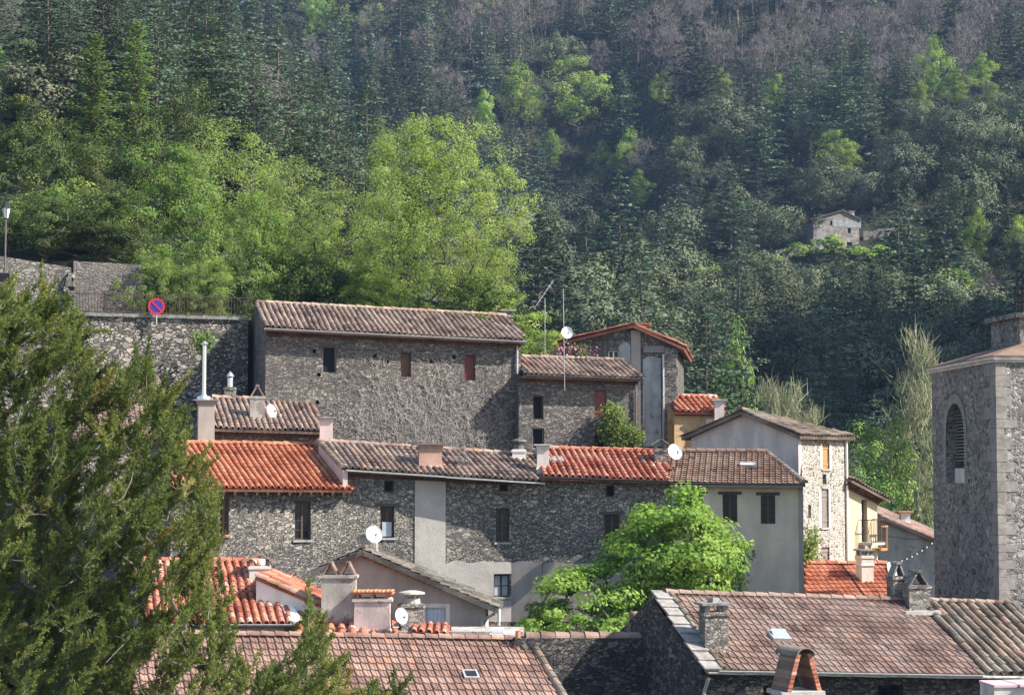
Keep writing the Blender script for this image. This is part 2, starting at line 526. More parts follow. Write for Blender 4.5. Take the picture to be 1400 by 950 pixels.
def quad_mesh(name, V, tint, mats, extra=None, smooth=False):
    """V: (N,4,3) array of loose quads; extra: an MB whose faces (bark) join the same mesh as material slot 1"""
    N = len(V)
    vs = V.reshape(-1, 3)
    nv, nf = N * 4, N
    ev, ef, et = [], [], []
    if extra:
        ev, ef, et = extra.v, extra.f, extra.t
    me = bpy.data.meshes.new(name)
    loops = [np.arange(N * 4, dtype=np.int32)]
    starts = [np.arange(N, dtype=np.int32) * 4]
    mi = [np.zeros(N, np.int32)]
    tt = [np.asarray(tint, np.float32)]
    allv = [vs.astype(np.float32)]
    if ef:
        allv.append(np.array(ev, np.float32))
        ll = [len(f) for f in ef]
        loops.append(np.concatenate([np.array(f) for f in ef]).astype(np.int32) + nv)
        starts.append((np.cumsum([0] + ll[:-1]) + N * 4).astype(np.int32))
        mi.append(np.ones(len(ef), np.int32))
        tt.append(np.array(et, np.float32))
    allv, loops, starts, mi, tt = map(np.concatenate, (allv, loops, starts, mi, tt))
    me.vertices.add(len(allv))
    me.vertices.foreach_set("co", allv.ravel())
    me.loops.add(len(loops))
    me.loops.foreach_set("vertex_index", loops)
    me.polygons.add(len(starts))
    me.polygons.foreach_set("loop_start", starts)
    for mm in mats:
        me.materials.append(MATS[mm])
    me.polygons.foreach_set("material_index", mi)
    me.update(calc_edges=True)
    at = me.attributes.new("tint", 'FLOAT', 'FACE')
    at.data.foreach_set("value", tt)
    me.validate()
    return me


def leaves(c, length, width, up=0.5, out=None, outw=0.0, rg=rng, hang=0.0):
    """leaf rhombi at centres c (N,3)"""
    N = len(c)
    n = rg.normal(size=(N, 3))
    n[:, 2] = n[:, 2] + up * 2
    if out is not None:
        n += out * outw
    n /= np.linalg.norm(n, axis=1)[:, None] + 1e-9
    t = rg.normal(size=(N, 3))
    t[:, 2] -= hang
    t -= n * (t * n).sum(1)[:, None]
    t /= np.linalg.norm(t, axis=1)[:, None] + 1e-9
    b = np.cross(n, t)
    L = (length * rg.uniform(0.6, 1.3, N))[:, None]
    W = (width * rg.uniform(0.6, 1.3, N))[:, None]
    V = np.stack([c - t * L / 2, c - t * L * 0.05 + b * W / 2, c + t * L / 2, c - t * L * 0.05 - b * W / 2], 1)
    return V


def link_mesh(name, me, parent=None, loc=(0, 0, 0)):
    o = bpy.data.objects.new(name, me)
    o.location = loc
    col.objects.link(o)
    if parent:
        o.parent = parent
    return o


# ------------------------------------------------------------------ terrain
def sstep(a, b, x):
    t = np.clip((x - a) / (b - a), 0, 1)
    return t * t * (3 - 2 * t)


def tz(X, Y):
    X, Y = np.asarray(X, float), np.asarray(Y, float)
    a = X / np.maximum(Y, 30)
    far = np.interp(Y, [-100, 0, 40, 60, 90, 130, 170, 230, 320, 420, 520, 650, 800, 1200],
                    [-14, -14, -12, -10, -7, -9, -6, 13, 36.5, 82, 142, 215, 280, 360])
    far = far + sstep(110, 260, Y) * (5 * np.sin(X * 0.031 + Y * 0.012) + 2.5 * np.sin(X * 0.09 - Y * 0.05))
    # gully left of the lone house
    far = far - 24 * np.exp(-((a - 0.04) / 0.036) ** 2) * sstep(225, 300, Y) * (1 - sstep(380, 480, Y))
    # bench under the lone house
    wb = np.exp(-((X - 55) / 16) ** 2 - ((Y - 322) / 9) ** 2)
    far = far * (1 - wb) + 36.9 * wb
    mid = np.where((Y > 70.5), -1.5, far)
    wm = sstep(69.5, 70.5, Y) * (1 - sstep(0.0, 12.0, X)) * (1 - sstep(90, 100, Y))
    z = far * (1 - wm) + mid * wm
    L = 6.2 + 0.26 * np.maximum(Y - 84, 0)
    wl = (1 - sstep(-0.19, 0.02, a))
    spur = 6.2 * (1 - wl) + L * wl
    spur = spur + 3.0 * sstep(83.2, 84.2, Y) * (1 - sstep(-0.215, -0.19, a))
    ws = sstep(77.2, 78.2, Y) * (1 - sstep(-1.5, 5.0, X))
    ws2 = np.where(Y < 120, 1.0, np.clip(wl * 1.6, 0, 1))
    z = np.where(ws * ws2 > 0, np.maximum(z, z * (1 - ws * ws2) + spur * ws * ws2), z)
    # unseen ridge added right of the view to shade the lower valley
    e = X - (Y * 0.30 + 14)
    shade_ridge = 1.8 * np.clip(e, 0, 60) * sstep(118, 150, Y) * (1 - sstep(205, 265, Y))
    return z + shade_ridge


def tzs(x, y):
    return float(tz(np.array([x]), np.array([y]))[0])


def thit(px, py, Y0=95, Y1=700):
    """where the view ray through a pixel meets the slope"""
    d = ray(px, py)
    Ys = np.arange(Y0, Y1, 0.5)
    xs, zs = d.x / d.y * Ys, d.z / d.y * Ys
    below = np.nonzero(zs < tz(xs, Ys))[0]
    i = below[0] if len(below) else len(Ys) - 1
    return Vector((xs[i], Ys[i], float(tz(xs[i:i + 1], Ys[i:i + 1])[0])))


def make_terrain():
    xs = np.unique(np.concatenate([np.arange(-240, -120, 10), np.arange(-120, 130, 2.0), np.arange(130, 330, 10), np.arange(-24, 24, 0.7)]))
    ys = np.unique(np.concatenate([np.arange(-50, 40, 15), np.arange(40, 68, 2), np.arange(68, 90, 0.5), np.arange(90, 340, 3), np.arange(340, 660, 6), np.arange(660, 830, 20)]))
    X, Y = np.meshgrid(xs, ys)
    Z = tz(X, Y) + 0.12 * np.sin(X * 1.7) * np.sin(Y * 1.3)
    nx, ny = len(xs), len(ys)
    v = np.stack([X.ravel(), Y.ravel(), Z.ravel()], 1)
    idx = np.arange(nx * ny).reshape(ny, nx)
    f = np.stack([idx[:-1, :-1].ravel(), idx[:-1, 1:].ravel(), idx[1:, 1:].ravel(), idx[1:, :-1].ravel()], 1)
    me = bpy.data.meshes.new("hillside_ground")
    me.from_pydata(v.tolist(), [], f.tolist())
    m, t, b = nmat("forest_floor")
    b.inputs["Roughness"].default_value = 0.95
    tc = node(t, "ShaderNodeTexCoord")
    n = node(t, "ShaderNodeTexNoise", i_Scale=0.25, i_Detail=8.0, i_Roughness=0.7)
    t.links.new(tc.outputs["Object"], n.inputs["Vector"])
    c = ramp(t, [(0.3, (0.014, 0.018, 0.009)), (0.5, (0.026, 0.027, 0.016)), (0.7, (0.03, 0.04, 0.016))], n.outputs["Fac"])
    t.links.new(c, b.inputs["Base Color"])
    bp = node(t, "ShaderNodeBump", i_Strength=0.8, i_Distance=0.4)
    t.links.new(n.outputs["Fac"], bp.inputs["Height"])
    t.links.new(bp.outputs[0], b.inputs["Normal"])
    me.materials.append(m)
    me.polygons.foreach_set("use_smooth", [True] * len(f))
    o = bpy.data.objects.new("hillside_ground", me)
    col.objects.link(o)
    tag(o, kind="structure")


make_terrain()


# ------------------------------------------------------------------ walls, roofs
class Plane:
    """upright facade plane; s runs along it to the right, z is up, n points to the viewer"""

    def __init__(self, A, B):
        self.A = Vector((A[0], A[1], 0))
        d = Vector((B[0] - A[0], B[1] - A[1], 0))
        self.L = d.length
        self.u = d.normalized()
        self.n = Vector((self.u.y, -self.u.x, 0))

    def hit(self, px, py):
        d = ray(px, py)
        k = self.A.dot(self.n) / d.dot(self.n)
        p = d * k
        return (p - self.A).dot(self.u), p.z

    def rect(self, x0, y0, x1, y1):
        xm, ym = (x0 + x1) / 2, (y0 + y1) / 2
        s0, s1 = self.hit(x0, ym)[0], self.hit(x1, ym)[0]
        return s0, s1, self.hit(xm, y1)[1], self.hit(xm, y0)[1]

    def at(self, s, z, out=0.0):
        p = self.A + self.u * s + self.n * out
        return Vector((p.x, p.y, z))

    @property
    def rz(self):
        return math.atan2(self.u.y, self.u.x)


def plan(px, Y):
    p = P(px, 600, Y)
    return (p.x, p.y)


def panel(m, pl, s0, s1, z0, tL, tR, holes=(), depth=0.28, extra_top=None):
    """a wall face with real openings and their reveals; tL, tR: heights of its left and right top corner"""
    zt = min(tL, tR)
    holes = [h for h in holes if h[1] > s0 and h[0] < s1]
    ss = sorted({s0, s1, *[min(max(x, s0), s1) for h in holes for x in h[:2]]})
    zs = sorted({z0, zt, *[min(max(x, z0), zt) for h in holes for x in h[2:4]]})
    for a, b in zip(ss, ss[1:]):
        for c, d in zip(zs, zs[1:]):
            ma, mz = (a + b) / 2, (c + d) / 2
            if any(h[0] < ma < h[1] and h[2] < mz < h[3] for h in holes):
                continue
            m.face([pl.at(a, c), pl.at(b, c), pl.at(b, d), pl.at(a, d)])
    top = [(s0, zt), (s1, zt)]
    if tR > zt + 1e-4:
        top.append((s1, tR))
    if extra_top:
        top += extra_top
    if tL > zt + 1e-4:
        top.append((s0, tL))
    if len(top) > 2:
        m.face([pl.at(s, z) for s, z in top])
    for a, b, c, d in [h[:4] for h in holes]:
        i = -depth
        m.face([pl.at(a, c), pl.at(a, c, i), pl.at(a, d, i), pl.at(a, d)][::-1])
        m.face([pl.at(b, c), pl.at(b, c, i), pl.at(b, d, i), pl.at(b, d)])
        m.face([pl.at(a, c), pl.at(b, c), pl.at(b, c, i), pl.at(a, c, i)][::-1])
        m.face([pl.at(a, d), pl.at(b, d), pl.at(b, d, i), pl.at(a, d, i)])


class Roof:
    """a sloping plane above an eave line; a runs along the eave, b up the slope"""

    def __init__(self, eL, eR, slope, flip=1, skew=0.0):
        self.eL, self.eR = Vector(eL), Vector(eR)
        self.skew = skew
        e = self.eR - self.eL
        self.len = e.length
        self.e = e.normalized()
        h = Vector((e.x, e.y, 0)).normalized()
        self.back = Vector((-h.y, h.x, 0)) * flip
        up = self.back * math.cos(slope) + Vector((0, 0, math.sin(slope)))
        up = (up - self.e * up.dot(self.e)).normalized()
        self.up = up
        self.n = self.e.cross(up)
        if self.n.z < 0:
            self.n = -self.n

    def hit(self, px, py):
        d = ray(px, py)
        return d * (self.eL.dot(self.n) / d.dot(self.n))

    def ab(self, p):
        r = Vector(p) - self.eL
        return r.dot(self.e) + self.skew * r.dot(self.up), r.dot(self.up)

    def pt(self, a, b, h=0.0):
        return self.eL + self.e * (a - self.skew * b) + self.up * b + self.n * h

    def z(self, x, y):
        return self.eL.z - ((x - self.eL.x) * self.n.x + (y - self.eL.y) * self.n.y) / self.n.z


def in_poly(a, b, poly):
    c = False
    for (x0, y0), (x1, y1) in zip(poly, poly[1:] + poly[:1]):
        if (y0 > b) != (y1 > b) and a < (x1 - x0) * (b - y0) / (y1 - y0) + x0:
            c = not c
    return c


def canal(m, rf, poly, pitch=0.215, row=0.33, rad=0.082, rg=None, sag=0.03, odd=0.05):
    """half-round clay tiles, each one laid as its own shell"""
    rg = rg or random.Random(3)
    a0, a1 = min(p[0] for p in poly), max(p[0] for p in poly)
    b0, b1 = min(p[1] for p in poly), max(p[1] for p in poly)
    ph = rg.uniform(0, 6)
    nseg = 5
    arcs = [(math.cos(math.pi * k / nseg), math.sin(math.pi * k / nseg)) for k in range(nseg + 1)]
    na = int((a1 - a0) / pitch)
    pitch = (a1 - a0) / max(na, 1)
    for i in range(na):
        ac = a0 + (i + 0.5) * pitch
        cj = rg.uniform(-0.008, 0.008)
        ct = rg.gauss(0, 0.07)
        j = 0
        b = b0
        while b < b1 - 0.02:
            if in_poly(ac, min(b + row * 0.5, b1 - 0.02), poly):
                bt = min(b + row + 0.03, b1)
                t = min(1, max(0, rg.gauss(0.5, 0.15) + ct * 1.6))
                if rg.random() < odd:
                    t = rg.choice((0.03, 0.98))
                sg = sag * (math.sin(ac * 1.3 + ph) * math.sin(b * 1.1 + ph) + 0.4 * math.sin(ac * 4 + b * 3))
                da, dh, tw = rg.uniform(-0.005, 0.005) + cj, rg.uniform(0, 0.008), rg.gauss(0, 0.006)
                if rg.random() < .012:
                    tw += rg.choice((-.04, .04))
                    dh += .015
                lo = [(ac + da + tw + x * rad * 1.04, 0.036 + dh + sg + y * rad * 1.15) for x, y in arcs]
                hi = [(ac + da - tw + x * rad * 0.95, 0.024 + sg + y * rad * 1.05) for x, y in arcs]
                for k in range(nseg):
                    m.face([rf.pt(hi[k][0], bt, hi[k][1]), rf.pt(lo[k][0], b - 0.03, lo[k][1]), rf.pt(lo[k + 1][0], b - 0.03, lo[k + 1][1]), rf.pt(hi[k + 1][0], bt, hi[k + 1][1])], t, True)
                    th = 0.018
                    m.face([rf.pt(lo[k][0], b - 0.03, lo[k][1]), rf.pt(lo[k + 1][0], b - 0.03, lo[k + 1][1]),
                            rf.pt(lo[k + 1][0] - arcs[k + 1][0] * th, b - 0.03, lo[k + 1][1] - arcs[k + 1][1] * th),
                            rf.pt(lo[k][0] - arcs[k][0] * th, b - 0.03, lo[k][1] - arcs[k][1] * th)], t * 0.8)
                t2 = min(1, max(0, rg.gauss(0.4, 0.2)))
                av = ac + pitch / 2
                pr = [(-0.09, 0.055), (-0.045, 0.012), (0.045, 0.012), (0.09, 0.055)]
                for k in range(3):
                    m.face([rf.pt(av + pr[k][0], b - 0.02, pr[k][1] + 0.015 + sg), rf.pt(av + pr[k + 1][0], b - 0.02, pr[k + 1][1] + 0.015 + sg),
                            rf.pt(av + pr[k + 1][0], bt, pr[k + 1][1] + sg), rf.pt(av + pr[k][0], bt, pr[k][1] + sg)], t2 * 0.8)
            b += row
            j += 1


def flat_tiles(m, rf, poly, pitch=0.205, row=0.3, rg=None, odd=0.05, sag=0.025):
    """interlocking tiles with a roll, a pan and a raised lower lip"""
    rg = rg or random.Random(5)
    a0, a1 = min(p[0] for p in poly), max(p[0] for p in poly)
    b0, b1 = min(p[1] for p in poly), max(p[1] for p in poly)
    prof = [(0.0, 0.0), (0.1, 0.035), (0.24, 0.042), (0.38, 0.008), (0.62, 0.004), (0.7, 0.018), (0.78, 0.004), (1.0, 0.0)]
    na = int((a1 - a0) / pitch)
    pitch = (a1 - a0) / max(na, 1)
    ph = rg.uniform(0, 6)
    for i in range(na):
        aa = a0 + i * pitch
        b = b0
        while b < b1 - 0.02:
            if in_poly(aa + pitch / 2, min(b + row * 0.5, b1 - 0.02), poly):
                bt = min(b + row + 0.02, b1)
                t = min(0.93, max(0, rg.gauss(0.5, 0.2)))
                if rg.random() < odd:
                    t = rg.choice((0.0, 1.0, 0.98))
                sg = sag * math.sin(aa * 0.9 + ph) * math.sin(b * 1.2 + ph)
                l = 0.036 + rg.uniform(0, 0.01)
                ro = rg.uniform(-0.004, 0.004)
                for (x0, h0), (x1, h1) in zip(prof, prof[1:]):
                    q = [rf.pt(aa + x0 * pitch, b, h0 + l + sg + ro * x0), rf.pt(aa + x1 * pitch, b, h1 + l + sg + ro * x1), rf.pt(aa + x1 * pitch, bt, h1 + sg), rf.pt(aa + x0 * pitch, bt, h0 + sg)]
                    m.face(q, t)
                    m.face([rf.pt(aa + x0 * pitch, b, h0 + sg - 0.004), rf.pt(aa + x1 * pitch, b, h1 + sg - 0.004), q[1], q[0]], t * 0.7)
            b += row


def ridge_tiles(m, p, q, rad=0.11, ln=0.38, rg=None, tlo=0.2, thi=1.0, lift=0.0):
    rg = rg or random.Random(9)
    p, q = Vector(p), Vector(q)
    d = q - p
    n = max(1, round(d.length / ln))
    u = d.normalized()
    s = Vector((u.y, -u.x, 0)).normalized()
    w = s.cross(u)
    if w.z < 0:
        w = -w
    for k in range(n):
        a, b = p + d * (k / n), p + d * ((k + 1) / n) + u * 0.04
        t = rg.uniform(tlo, thi)
        r0, r1 = rad * rg.uniform(1.0, 1.08), rad * rg.uniform(0.9, 0.96)
        z0 = lift + rg.uniform(0.01, 0.03)
        arc = [(math.cos(math.pi * j / 6), math.sin(math.pi * j / 6)) for j in range(7)]
        for j in range(6):
            (x0, y0), (x1, y1) = arc[j], arc[j + 1]
            m.face([a + s * x0 * r0 + w * (y0 * r0 + z0), a + s * x1 * r0 + w * (y1 * r0 + z0), b + s * x1 * r1 + w * (y1 * r1 + lift), b + s * x0 * r1 + w * (y0 * r1 + lift)], t)
        m.face([a + s * x * r0 + w * (y * r0 + z0) for x, y in arc], t * 0.7)


def slab(m, rf, poly, thick=0.1, top=-0.012, tint=0.3):
    up = [rf.pt(a, b, top) for a, b in poly]
    dn = [rf.pt(a, b, top - thick) for a, b in poly]
    m.face(up, tint)
    m.face(dn[::-1], tint)
    for k in range(len(poly)):
        j = (k + 1) % len(poly)
        m.face([dn[k], dn[j], up[j], up[k]], tint)


def gutter(root, rf, a0, a1, mat="zinc", rad=0.06, drop=0.05, out=0.05):
    m = MB()
    arc = [(math.cos(math.pi + math.pi * j / 6), math.sin(math.pi + math.pi * j / 6)) for j in range(7)]
    o = -rf.back * out

    def q(a, x, y):
        p = rf.pt(a, 0) + o - rf.back * (x * rad)
        return p + Vector((0, 0, y * rad - drop + 0.05))
    for (x0, y0), (x1, y1) in zip(arc, arc[1:]):
        m.face([q(a0, x0, y0), q(a0, x1, y1), q(a1, x1, y1), q(a1, x0, y0)])
        m.face([q(a0, x0 * .9, y0 * .9), q(a0, x1 * .9, y1 * .9), q(a1, x1 * .9, y1 * .9), q(a1, x0 * .9, y0 * .9)], 0.5, True)
    m.bar(q(a0, 1.0, 0.05), q(a1, 1.0, 0.05), 0.02)
    n = max(2, int((a1 - a0) / 0.9))
    for k in range(n + 1):
        a = a0 + 0.03 + (a1 - a0 - 0.06) * k / n
        m.bar(q(a, 1.05, 0.0), q(a, 0, -1.12), 0.02, 0.02)
    return m.build("gutter", mat, root)


def genoise(root, pl, rf, s0, s1, rows=2, mat="genoise", proud=0.12):
    """corbelled rows of tile mouths under the eave"""
    m = MB()
    rg = random.Random(int(s1 * 100))
    for r in range(rows):
        o = proud * (rows - r)
        o_in = 0.02
        n = int((s1 - s0) / 0.19)
        w = (s1 - s0) / n
        for i in range(n):
            sm = s0 + (i + 0.5) * w
            p = pl.at(sm, 0, o)
            zt = rf.z(p.x, p.y) - 0.13 - 0.11 * r
            t = rg.random()
            arc = [(math.cos(math.pi * k / 4), math.sin(math.pi * k / 4)) for k in range(5)]
            for k in range(4):
                (x0, y0), (x1, y1) = arc[k], arc[k + 1]
                x0, x1, y0, y1 = x0 * w * .46, x1 * w * .46, y0 * .07, y1 * .07
                m.face([pl.at(sm + x0, zt - .09 + y0, o), pl.at(sm + x1, zt - .09 + y1, o), pl.at(sm + x1, zt - .09 + y1, o_in), pl.at(sm + x0, zt - .09 + y0, o_in)], t)
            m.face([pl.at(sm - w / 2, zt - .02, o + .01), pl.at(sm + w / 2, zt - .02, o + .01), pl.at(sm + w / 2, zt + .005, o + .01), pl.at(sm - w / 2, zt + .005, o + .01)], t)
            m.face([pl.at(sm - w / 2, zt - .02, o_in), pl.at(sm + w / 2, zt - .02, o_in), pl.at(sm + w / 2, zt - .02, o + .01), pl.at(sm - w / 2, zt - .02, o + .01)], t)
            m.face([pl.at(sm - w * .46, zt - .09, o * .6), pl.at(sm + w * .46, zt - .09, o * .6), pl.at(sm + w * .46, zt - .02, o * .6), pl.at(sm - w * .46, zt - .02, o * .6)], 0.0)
    return m.build("eave_cornice", mat, root)


def window(root, pl, hole, kind="casement", frame="wood_dark", glass="glass_dark", sill=True, lintel=None, depth=0.16, label=None, rows=3):
    a, b, c, d = hole[:4]
    w, h = b - a, d - c
    m = MB()
    f = 0.05

    def bx(s0, s1, z0, z1, o0, o1, mm=m):
        A = [pl.at(s0, z0, o0), pl.at(s1, z0, o0), pl.at(s1, z0, o1), pl.at(s0, z0, o1)]
        B = [pl.at(s0, z1, o0), pl.at(s1, z1, o0), pl.at(s1, z1, o1), pl.at(s0, z1, o1)]
        mm.hull8(A[::-1], B[::-1]) if False else mm.hull8([A[3], A[2], A[1], A[0]], [B[3], B[2], B[1], B[0]])
    if kind == "casement":
        o0, o1 = -depth, -depth - 0.05
        bx(a + .003, a + f, c + .003, d - .003, o1, o0)
        bx(b - f, b - .003, c + .003, d - .003, o1, o0)
        bx(a + f, b - f, d - f, d - .003, o1, o0)
        bx(a + f, b - f, c + .003, c + f, o1, o0)
        mid = (a + b) / 2
        bx(mid - .035, mid + .035, c + f, d - f, o1, o0 + .01)
        for k in range(1, rows):
            z = c + h * k / rows
            bx(a + f, mid - .035, z - .013, z + .013, o1 + .01, o0 - .005)
            bx(mid + .035, b - f, z - .013, z + .013, o1 + .01, o0 - .005)
        ob = m.build("window", frame, root)
        g = MB()
        bx(a + f, b - f, c + f, d - f, o1 + .012, o1 + .02, g)
        g.build("pane", glass, ob)
    elif kind == "shutter":
        o0 = -0.07
        n = max(2, int(w / 0.11))
        for k in range(n):
            s0, s1 = a + .01 + (w - .02) * k / n, a + .01 + (w - .02) * (k + 1) / n - .008
            bx(s0, s1, c + .01, d - .01, o0 - .035, o0)
        for z in (c + h * .18, c + h * .82):
            bx(a + .02, b - .02, z - .04, z + .04, o0, o0 + .02)
        ob = m.build("shutter", frame, root)
    elif kind == "board":
        o0 = -0.2
        bx(a + .005, b - .005, c + .005, d - .005, o0 - .04, o0)
        bx((a + b) / 2 - .02, (a + b) / 2 + .02, c + .01, d - .01, o0, o0 + .02)
        ob = m.build("shutter", frame, root)
    else:
        bx(a + .003, a + .05, c + .003, d - .003, -depth - .05, -depth)
        bx(b - .05, b - .003, c + .003, d - .003, -depth - .05, -depth)
        bx(a + .05, b - .05, d - .05, d - .003, -depth - .05, -depth)
        bx(a + .05, b - .05, c + .003, c + .04, -depth - .05, -depth)
        ob = m.build("window", frame, root)
        g = MB()
        bx(a + .05, b - .05, c + .04, d - .05, -depth - .035, -depth - .025, g)
        g.build("pane", "dark_inside", ob)  # near-black sheet stands for the unlit room behind the opening
    if label:
        ob["label"] = label
    if sill:
        g = MB()
        bx(a - .06, b + .06, c - .07, c - .002, -.1, .05, g)
        g.build("sill", "slate_pale", ob)
    if lintel:
        g = MB()
        bx(a - .16, b + .16, d + .002, d + .11, -.1, .022, g)
        g.build("lintel", lintel, ob)
    return ob


def walls(root, front, rf, depth, z0, mat, holes=(), side_mat=None, cut=0.14, ridge_b=None, split=None, back=True):
    """front: Plane; the side walls and back wall follow; tops sit under the roof plane rf"""
    m = MB()

    def top(p):
        return rf.z(p.x, p.y) - cut
    L = front.L
    A, B = front.at(0, 0), front.at(L, 0)
    panel(m, front, 0, L, z0, top(A), top(B), holes)
    bk = -front.n
    C, D = A + bk * depth, B + bk * depth
    zb = None
    if ridge_b:        # horizontal distance from the wall to the ridge
        r = ridge_b
        RA, RB = A + bk * r, B + bk * r
        za, zb_ = top(RA), top(RB)
        sl = (za - top(A)) / r
        cA, cB = za - sl * (depth - r), zb_ - sl * (depth - r)
    else:
        cA, cB = top(C), top(D)
    ms = m
    if side_mat:
        ms = MB()

    def v(p, z):
        return Vector((p.x, p.y, z))
    if ridge_b:
        ms.face([v(C, z0), v(A, z0), v(A, top(A)), v(RA, za), v(C, cA)])
        ms.face([v(B, z0), v(D, z0), v(D, cB), v(RB, zb_), v(B, top(B))])
    else:
        ms.face([v(C, z0), v(A, z0), v(A, top(A)), v(C, cA)])
        ms.face([v(B, z0), v(D, z0), v(D, cB), v(B, top(B))])
    if back:
        ms.face([v(D, z0), v(C, z0), v(C, cA), v(D, cB)])
    o = m.build("wall", mat, root)
    if side_mat:
        ms.build("side_wall", side_mat, root)
    return o


def tiled_roof(root, rf, pL, pR, style, mat, ridge=True, rear=4.0, gap=0.05, rake=None, seed=1, ridge_px=None, poly=None, thick=0.1, **kw):
    """pL, pR: pixels of the left and right end of the ridge"""
    rg = random.Random(seed)
    m = MB()
    if poly is None:
        rl, rr = rf.ab(rf.hit(*pL)), rf.ab(rf.hit(*pR))
        bm = (rl[1] + rr[1]) / 2
        poly = [(0, 0), (rf.len, 0), (rr[0], bm), (rl[0], bm)]
    if style == "canal":
        canal(m, rf, poly, rg=rg, **kw)
    else:
        flat_tiles(m, rf, poly, rg=rg, **kw)
    slab(m, rf, poly, thick)
    rtL, rtR = rf.pt(*poly[-1]), rf.pt(*poly[2])
    if rear:
        s = rf.back * rear
        dz = Vector((0, 0, -rear * rf.up.z / math.hypot(rf.up.x, rf.up.y)))
        q = [rtR, rtR + s + dz, rtL + s + dz, rtL]
        m.hull8([p - Vector((0, 0, .1)) for p in (q[3], q[0], q[1], q[2])], [p + Vector((0, 0, .03)) for p in (q[3], q[0], q[1], q[2])], 0.4)
    o = m.build("roof", mat, root)
    if ridge:
        r = MB()
        ridge_tiles(r, rtL + rf.n * .03, rtR + rf.n * .03, rg=rg)
        r.build("ridge_tiles", mat, o)
    o["bmax"] = poly[2][1]
    return o, poly


def roof_point(rf, px, py):
    return rf.hit(px, py)


# ------------------------------------------------------------------ chimneys and dishes
def chimney(root, base, w, d, h, style="slab", mat="stone_chimney", rz=0.0, capmat="slate", sink=0.6, label=None, name="chimney"):
    base = Vector(base)
    m = MB()
    st = base - Vector((0, 0, sink))
    m.box(st, (w, d, h + sink), rz, 0.95)
    m.box(base + Vector((0, 0, h - 0.1)), (w * 1.08, d * 1.08, 0.08), rz)
    m.box(base + Vector((0, 0, -0.02)), (w * 1.12, d * 1.12, 0.1), rz, 0.9)
    o = m.build(name, mat, root)
    if label:
        o["label"] = label
    top = base + Vector((0, 0, h))
    ca, sa = math.cos(rz), math.sin(rz)

    def L(x, y, z):
        return top + Vector((x * ca - y * sa, x * sa + y * ca, z))
    c = MB()
    if style == "slab":
        for x in (-.36, .36):
            for y in (-.36, .36):
                c.box(L(x * w, y * d, -.02), (w * .2, d * .2, .2), rz)
        c.box(L(0, 0, .18), (w * 1.25, d * 1.25, .06), rz)
        c.box(L(.03, .02, .24), (w * .45, d * .4, .12), rz + .4, .7)
    elif style == "tent":
        for s in (-1, 1):
            c.hull8([L(s * w * .42 - .03, -d * .42, -.01), L(s * w * .42 + .03, -d * .42, -.01), L(s * w * .42 + .03, d * .42, -.01), L(s * w * .42 - .03, d * .42, -.01)],
                    [L(s * .03 - .025, -d * .42, .36), L(s * .03 + .025, -d * .42, .36), L(s * .03 + .025, d * .42, .36), L(s * .03 - .025, d * .42, .36)])
        ridge_tiles(c, L(0, -d * .48, .33), L(0, d * .48, .33), .09, .3)
    elif style == "twin":
        for cx in (-.24, .26):
            for sg in (-1, 1):
                x0 = cx * w + sg * w * .2
                c.hull8([L(x0 - .03, -d * .42, -.01), L(x0 + .03, -d * .42, -.01), L(x0 + .03, d * .42, -.01), L(x0 - .03, d * .42, -.01)],
                        [L(cx * w + sg * .02 - .025, -d * .42, .36), L(cx * w + sg * .02 + .025, -d * .42, .36), L(cx * w + sg * .02 + .025, d * .42, .36), L(cx * w + sg * .02 - .025, d * .42, .36)])
            ridge_tiles(c, L(cx * w, -d * .48, .33), L(cx * w, d * .48, .33), .06, .3)
    elif style == "tiled":
        for x in (-.4, 0, .4):
            for y in (-.38, .38):
                c.box(L(x * w, y * d, -.02), (.09, .09, .14), rz)
        c.box(L(0, 0, .12), (w * 1.12, d * 1.15, .035), rz)
        n = max(3, int(w * 1.12 / .12))
        for k in range(n):
            x = (k + .5) / n * w * 1.12 - w * .56
            ridge_tiles(c, L(x, -d * .6, .15), L(x, 0, .2), .055, .3, random.Random(k))
            ridge_tiles(c, L(x, d * .6, .15), L(x, 0, .2), .055, .3, random.Random(k))
    elif style == "gable":
        for x in (-.38, .38):
            c.box(L(x * w, 0, -.02), (.1, d * .8, .2), rz)
        for s in (-1, 1):
            c.hull8([L(s * w * .72 - .03, -d * .62, .14), L(s * w * .72 + .03, -d * .62, .14), L(s * w * .72 + .03, d * .62, .14), L(s * w * .72 - .03, d * .62, .14)],
                    [L(s * .02 - .02, -d * .62, .36), L(s * .02 + .04, -d * .62, .36), L(s * .02 + .04, d * .62, .36), L(s * .02 - .02, d * .62, .36)])
    elif style == "pot":
        c.lathe(L(0, 0, -.02), [(w * .4, 0), (w * .36, .18), (w * .3, .2)], 12)
        for k in range(5):
            an = k * 1.256
            c.box(L(math.cos(an) * w * .3, math.sin(an) * w * .3, .16), (.05, .05, .14), an)
        c.lathe(L(0, 0, .29), [(w * .6, 0), (w * .56, .05), (w * .2, .1)], 12)
    elif style == "steel":
        c.lathe(L(0, 0, -.02), [(.11, 0), (.11, .35), (.09, .4)], 12)
        c.lathe(L(0, 0, .42), [(.17, 0), (.02, .22)], 12)
        c.bar(L(.09, 0, .36), L(.09, 0, .45), .02)
        c.bar(L(-.09, 0, .36), L(-.09, 0, .45), .02)
    elif style == "flat":
        c.box(L(0, 0, -.0), (w * 1.5, d * 1.4, .06), rz)
        for x in (-.3, .3):
            c.box(L(x * w, 0, -.14), (w * .25, d * .8, .15), rz)
    c.build("chimney_cap", capmat, o)
    return o


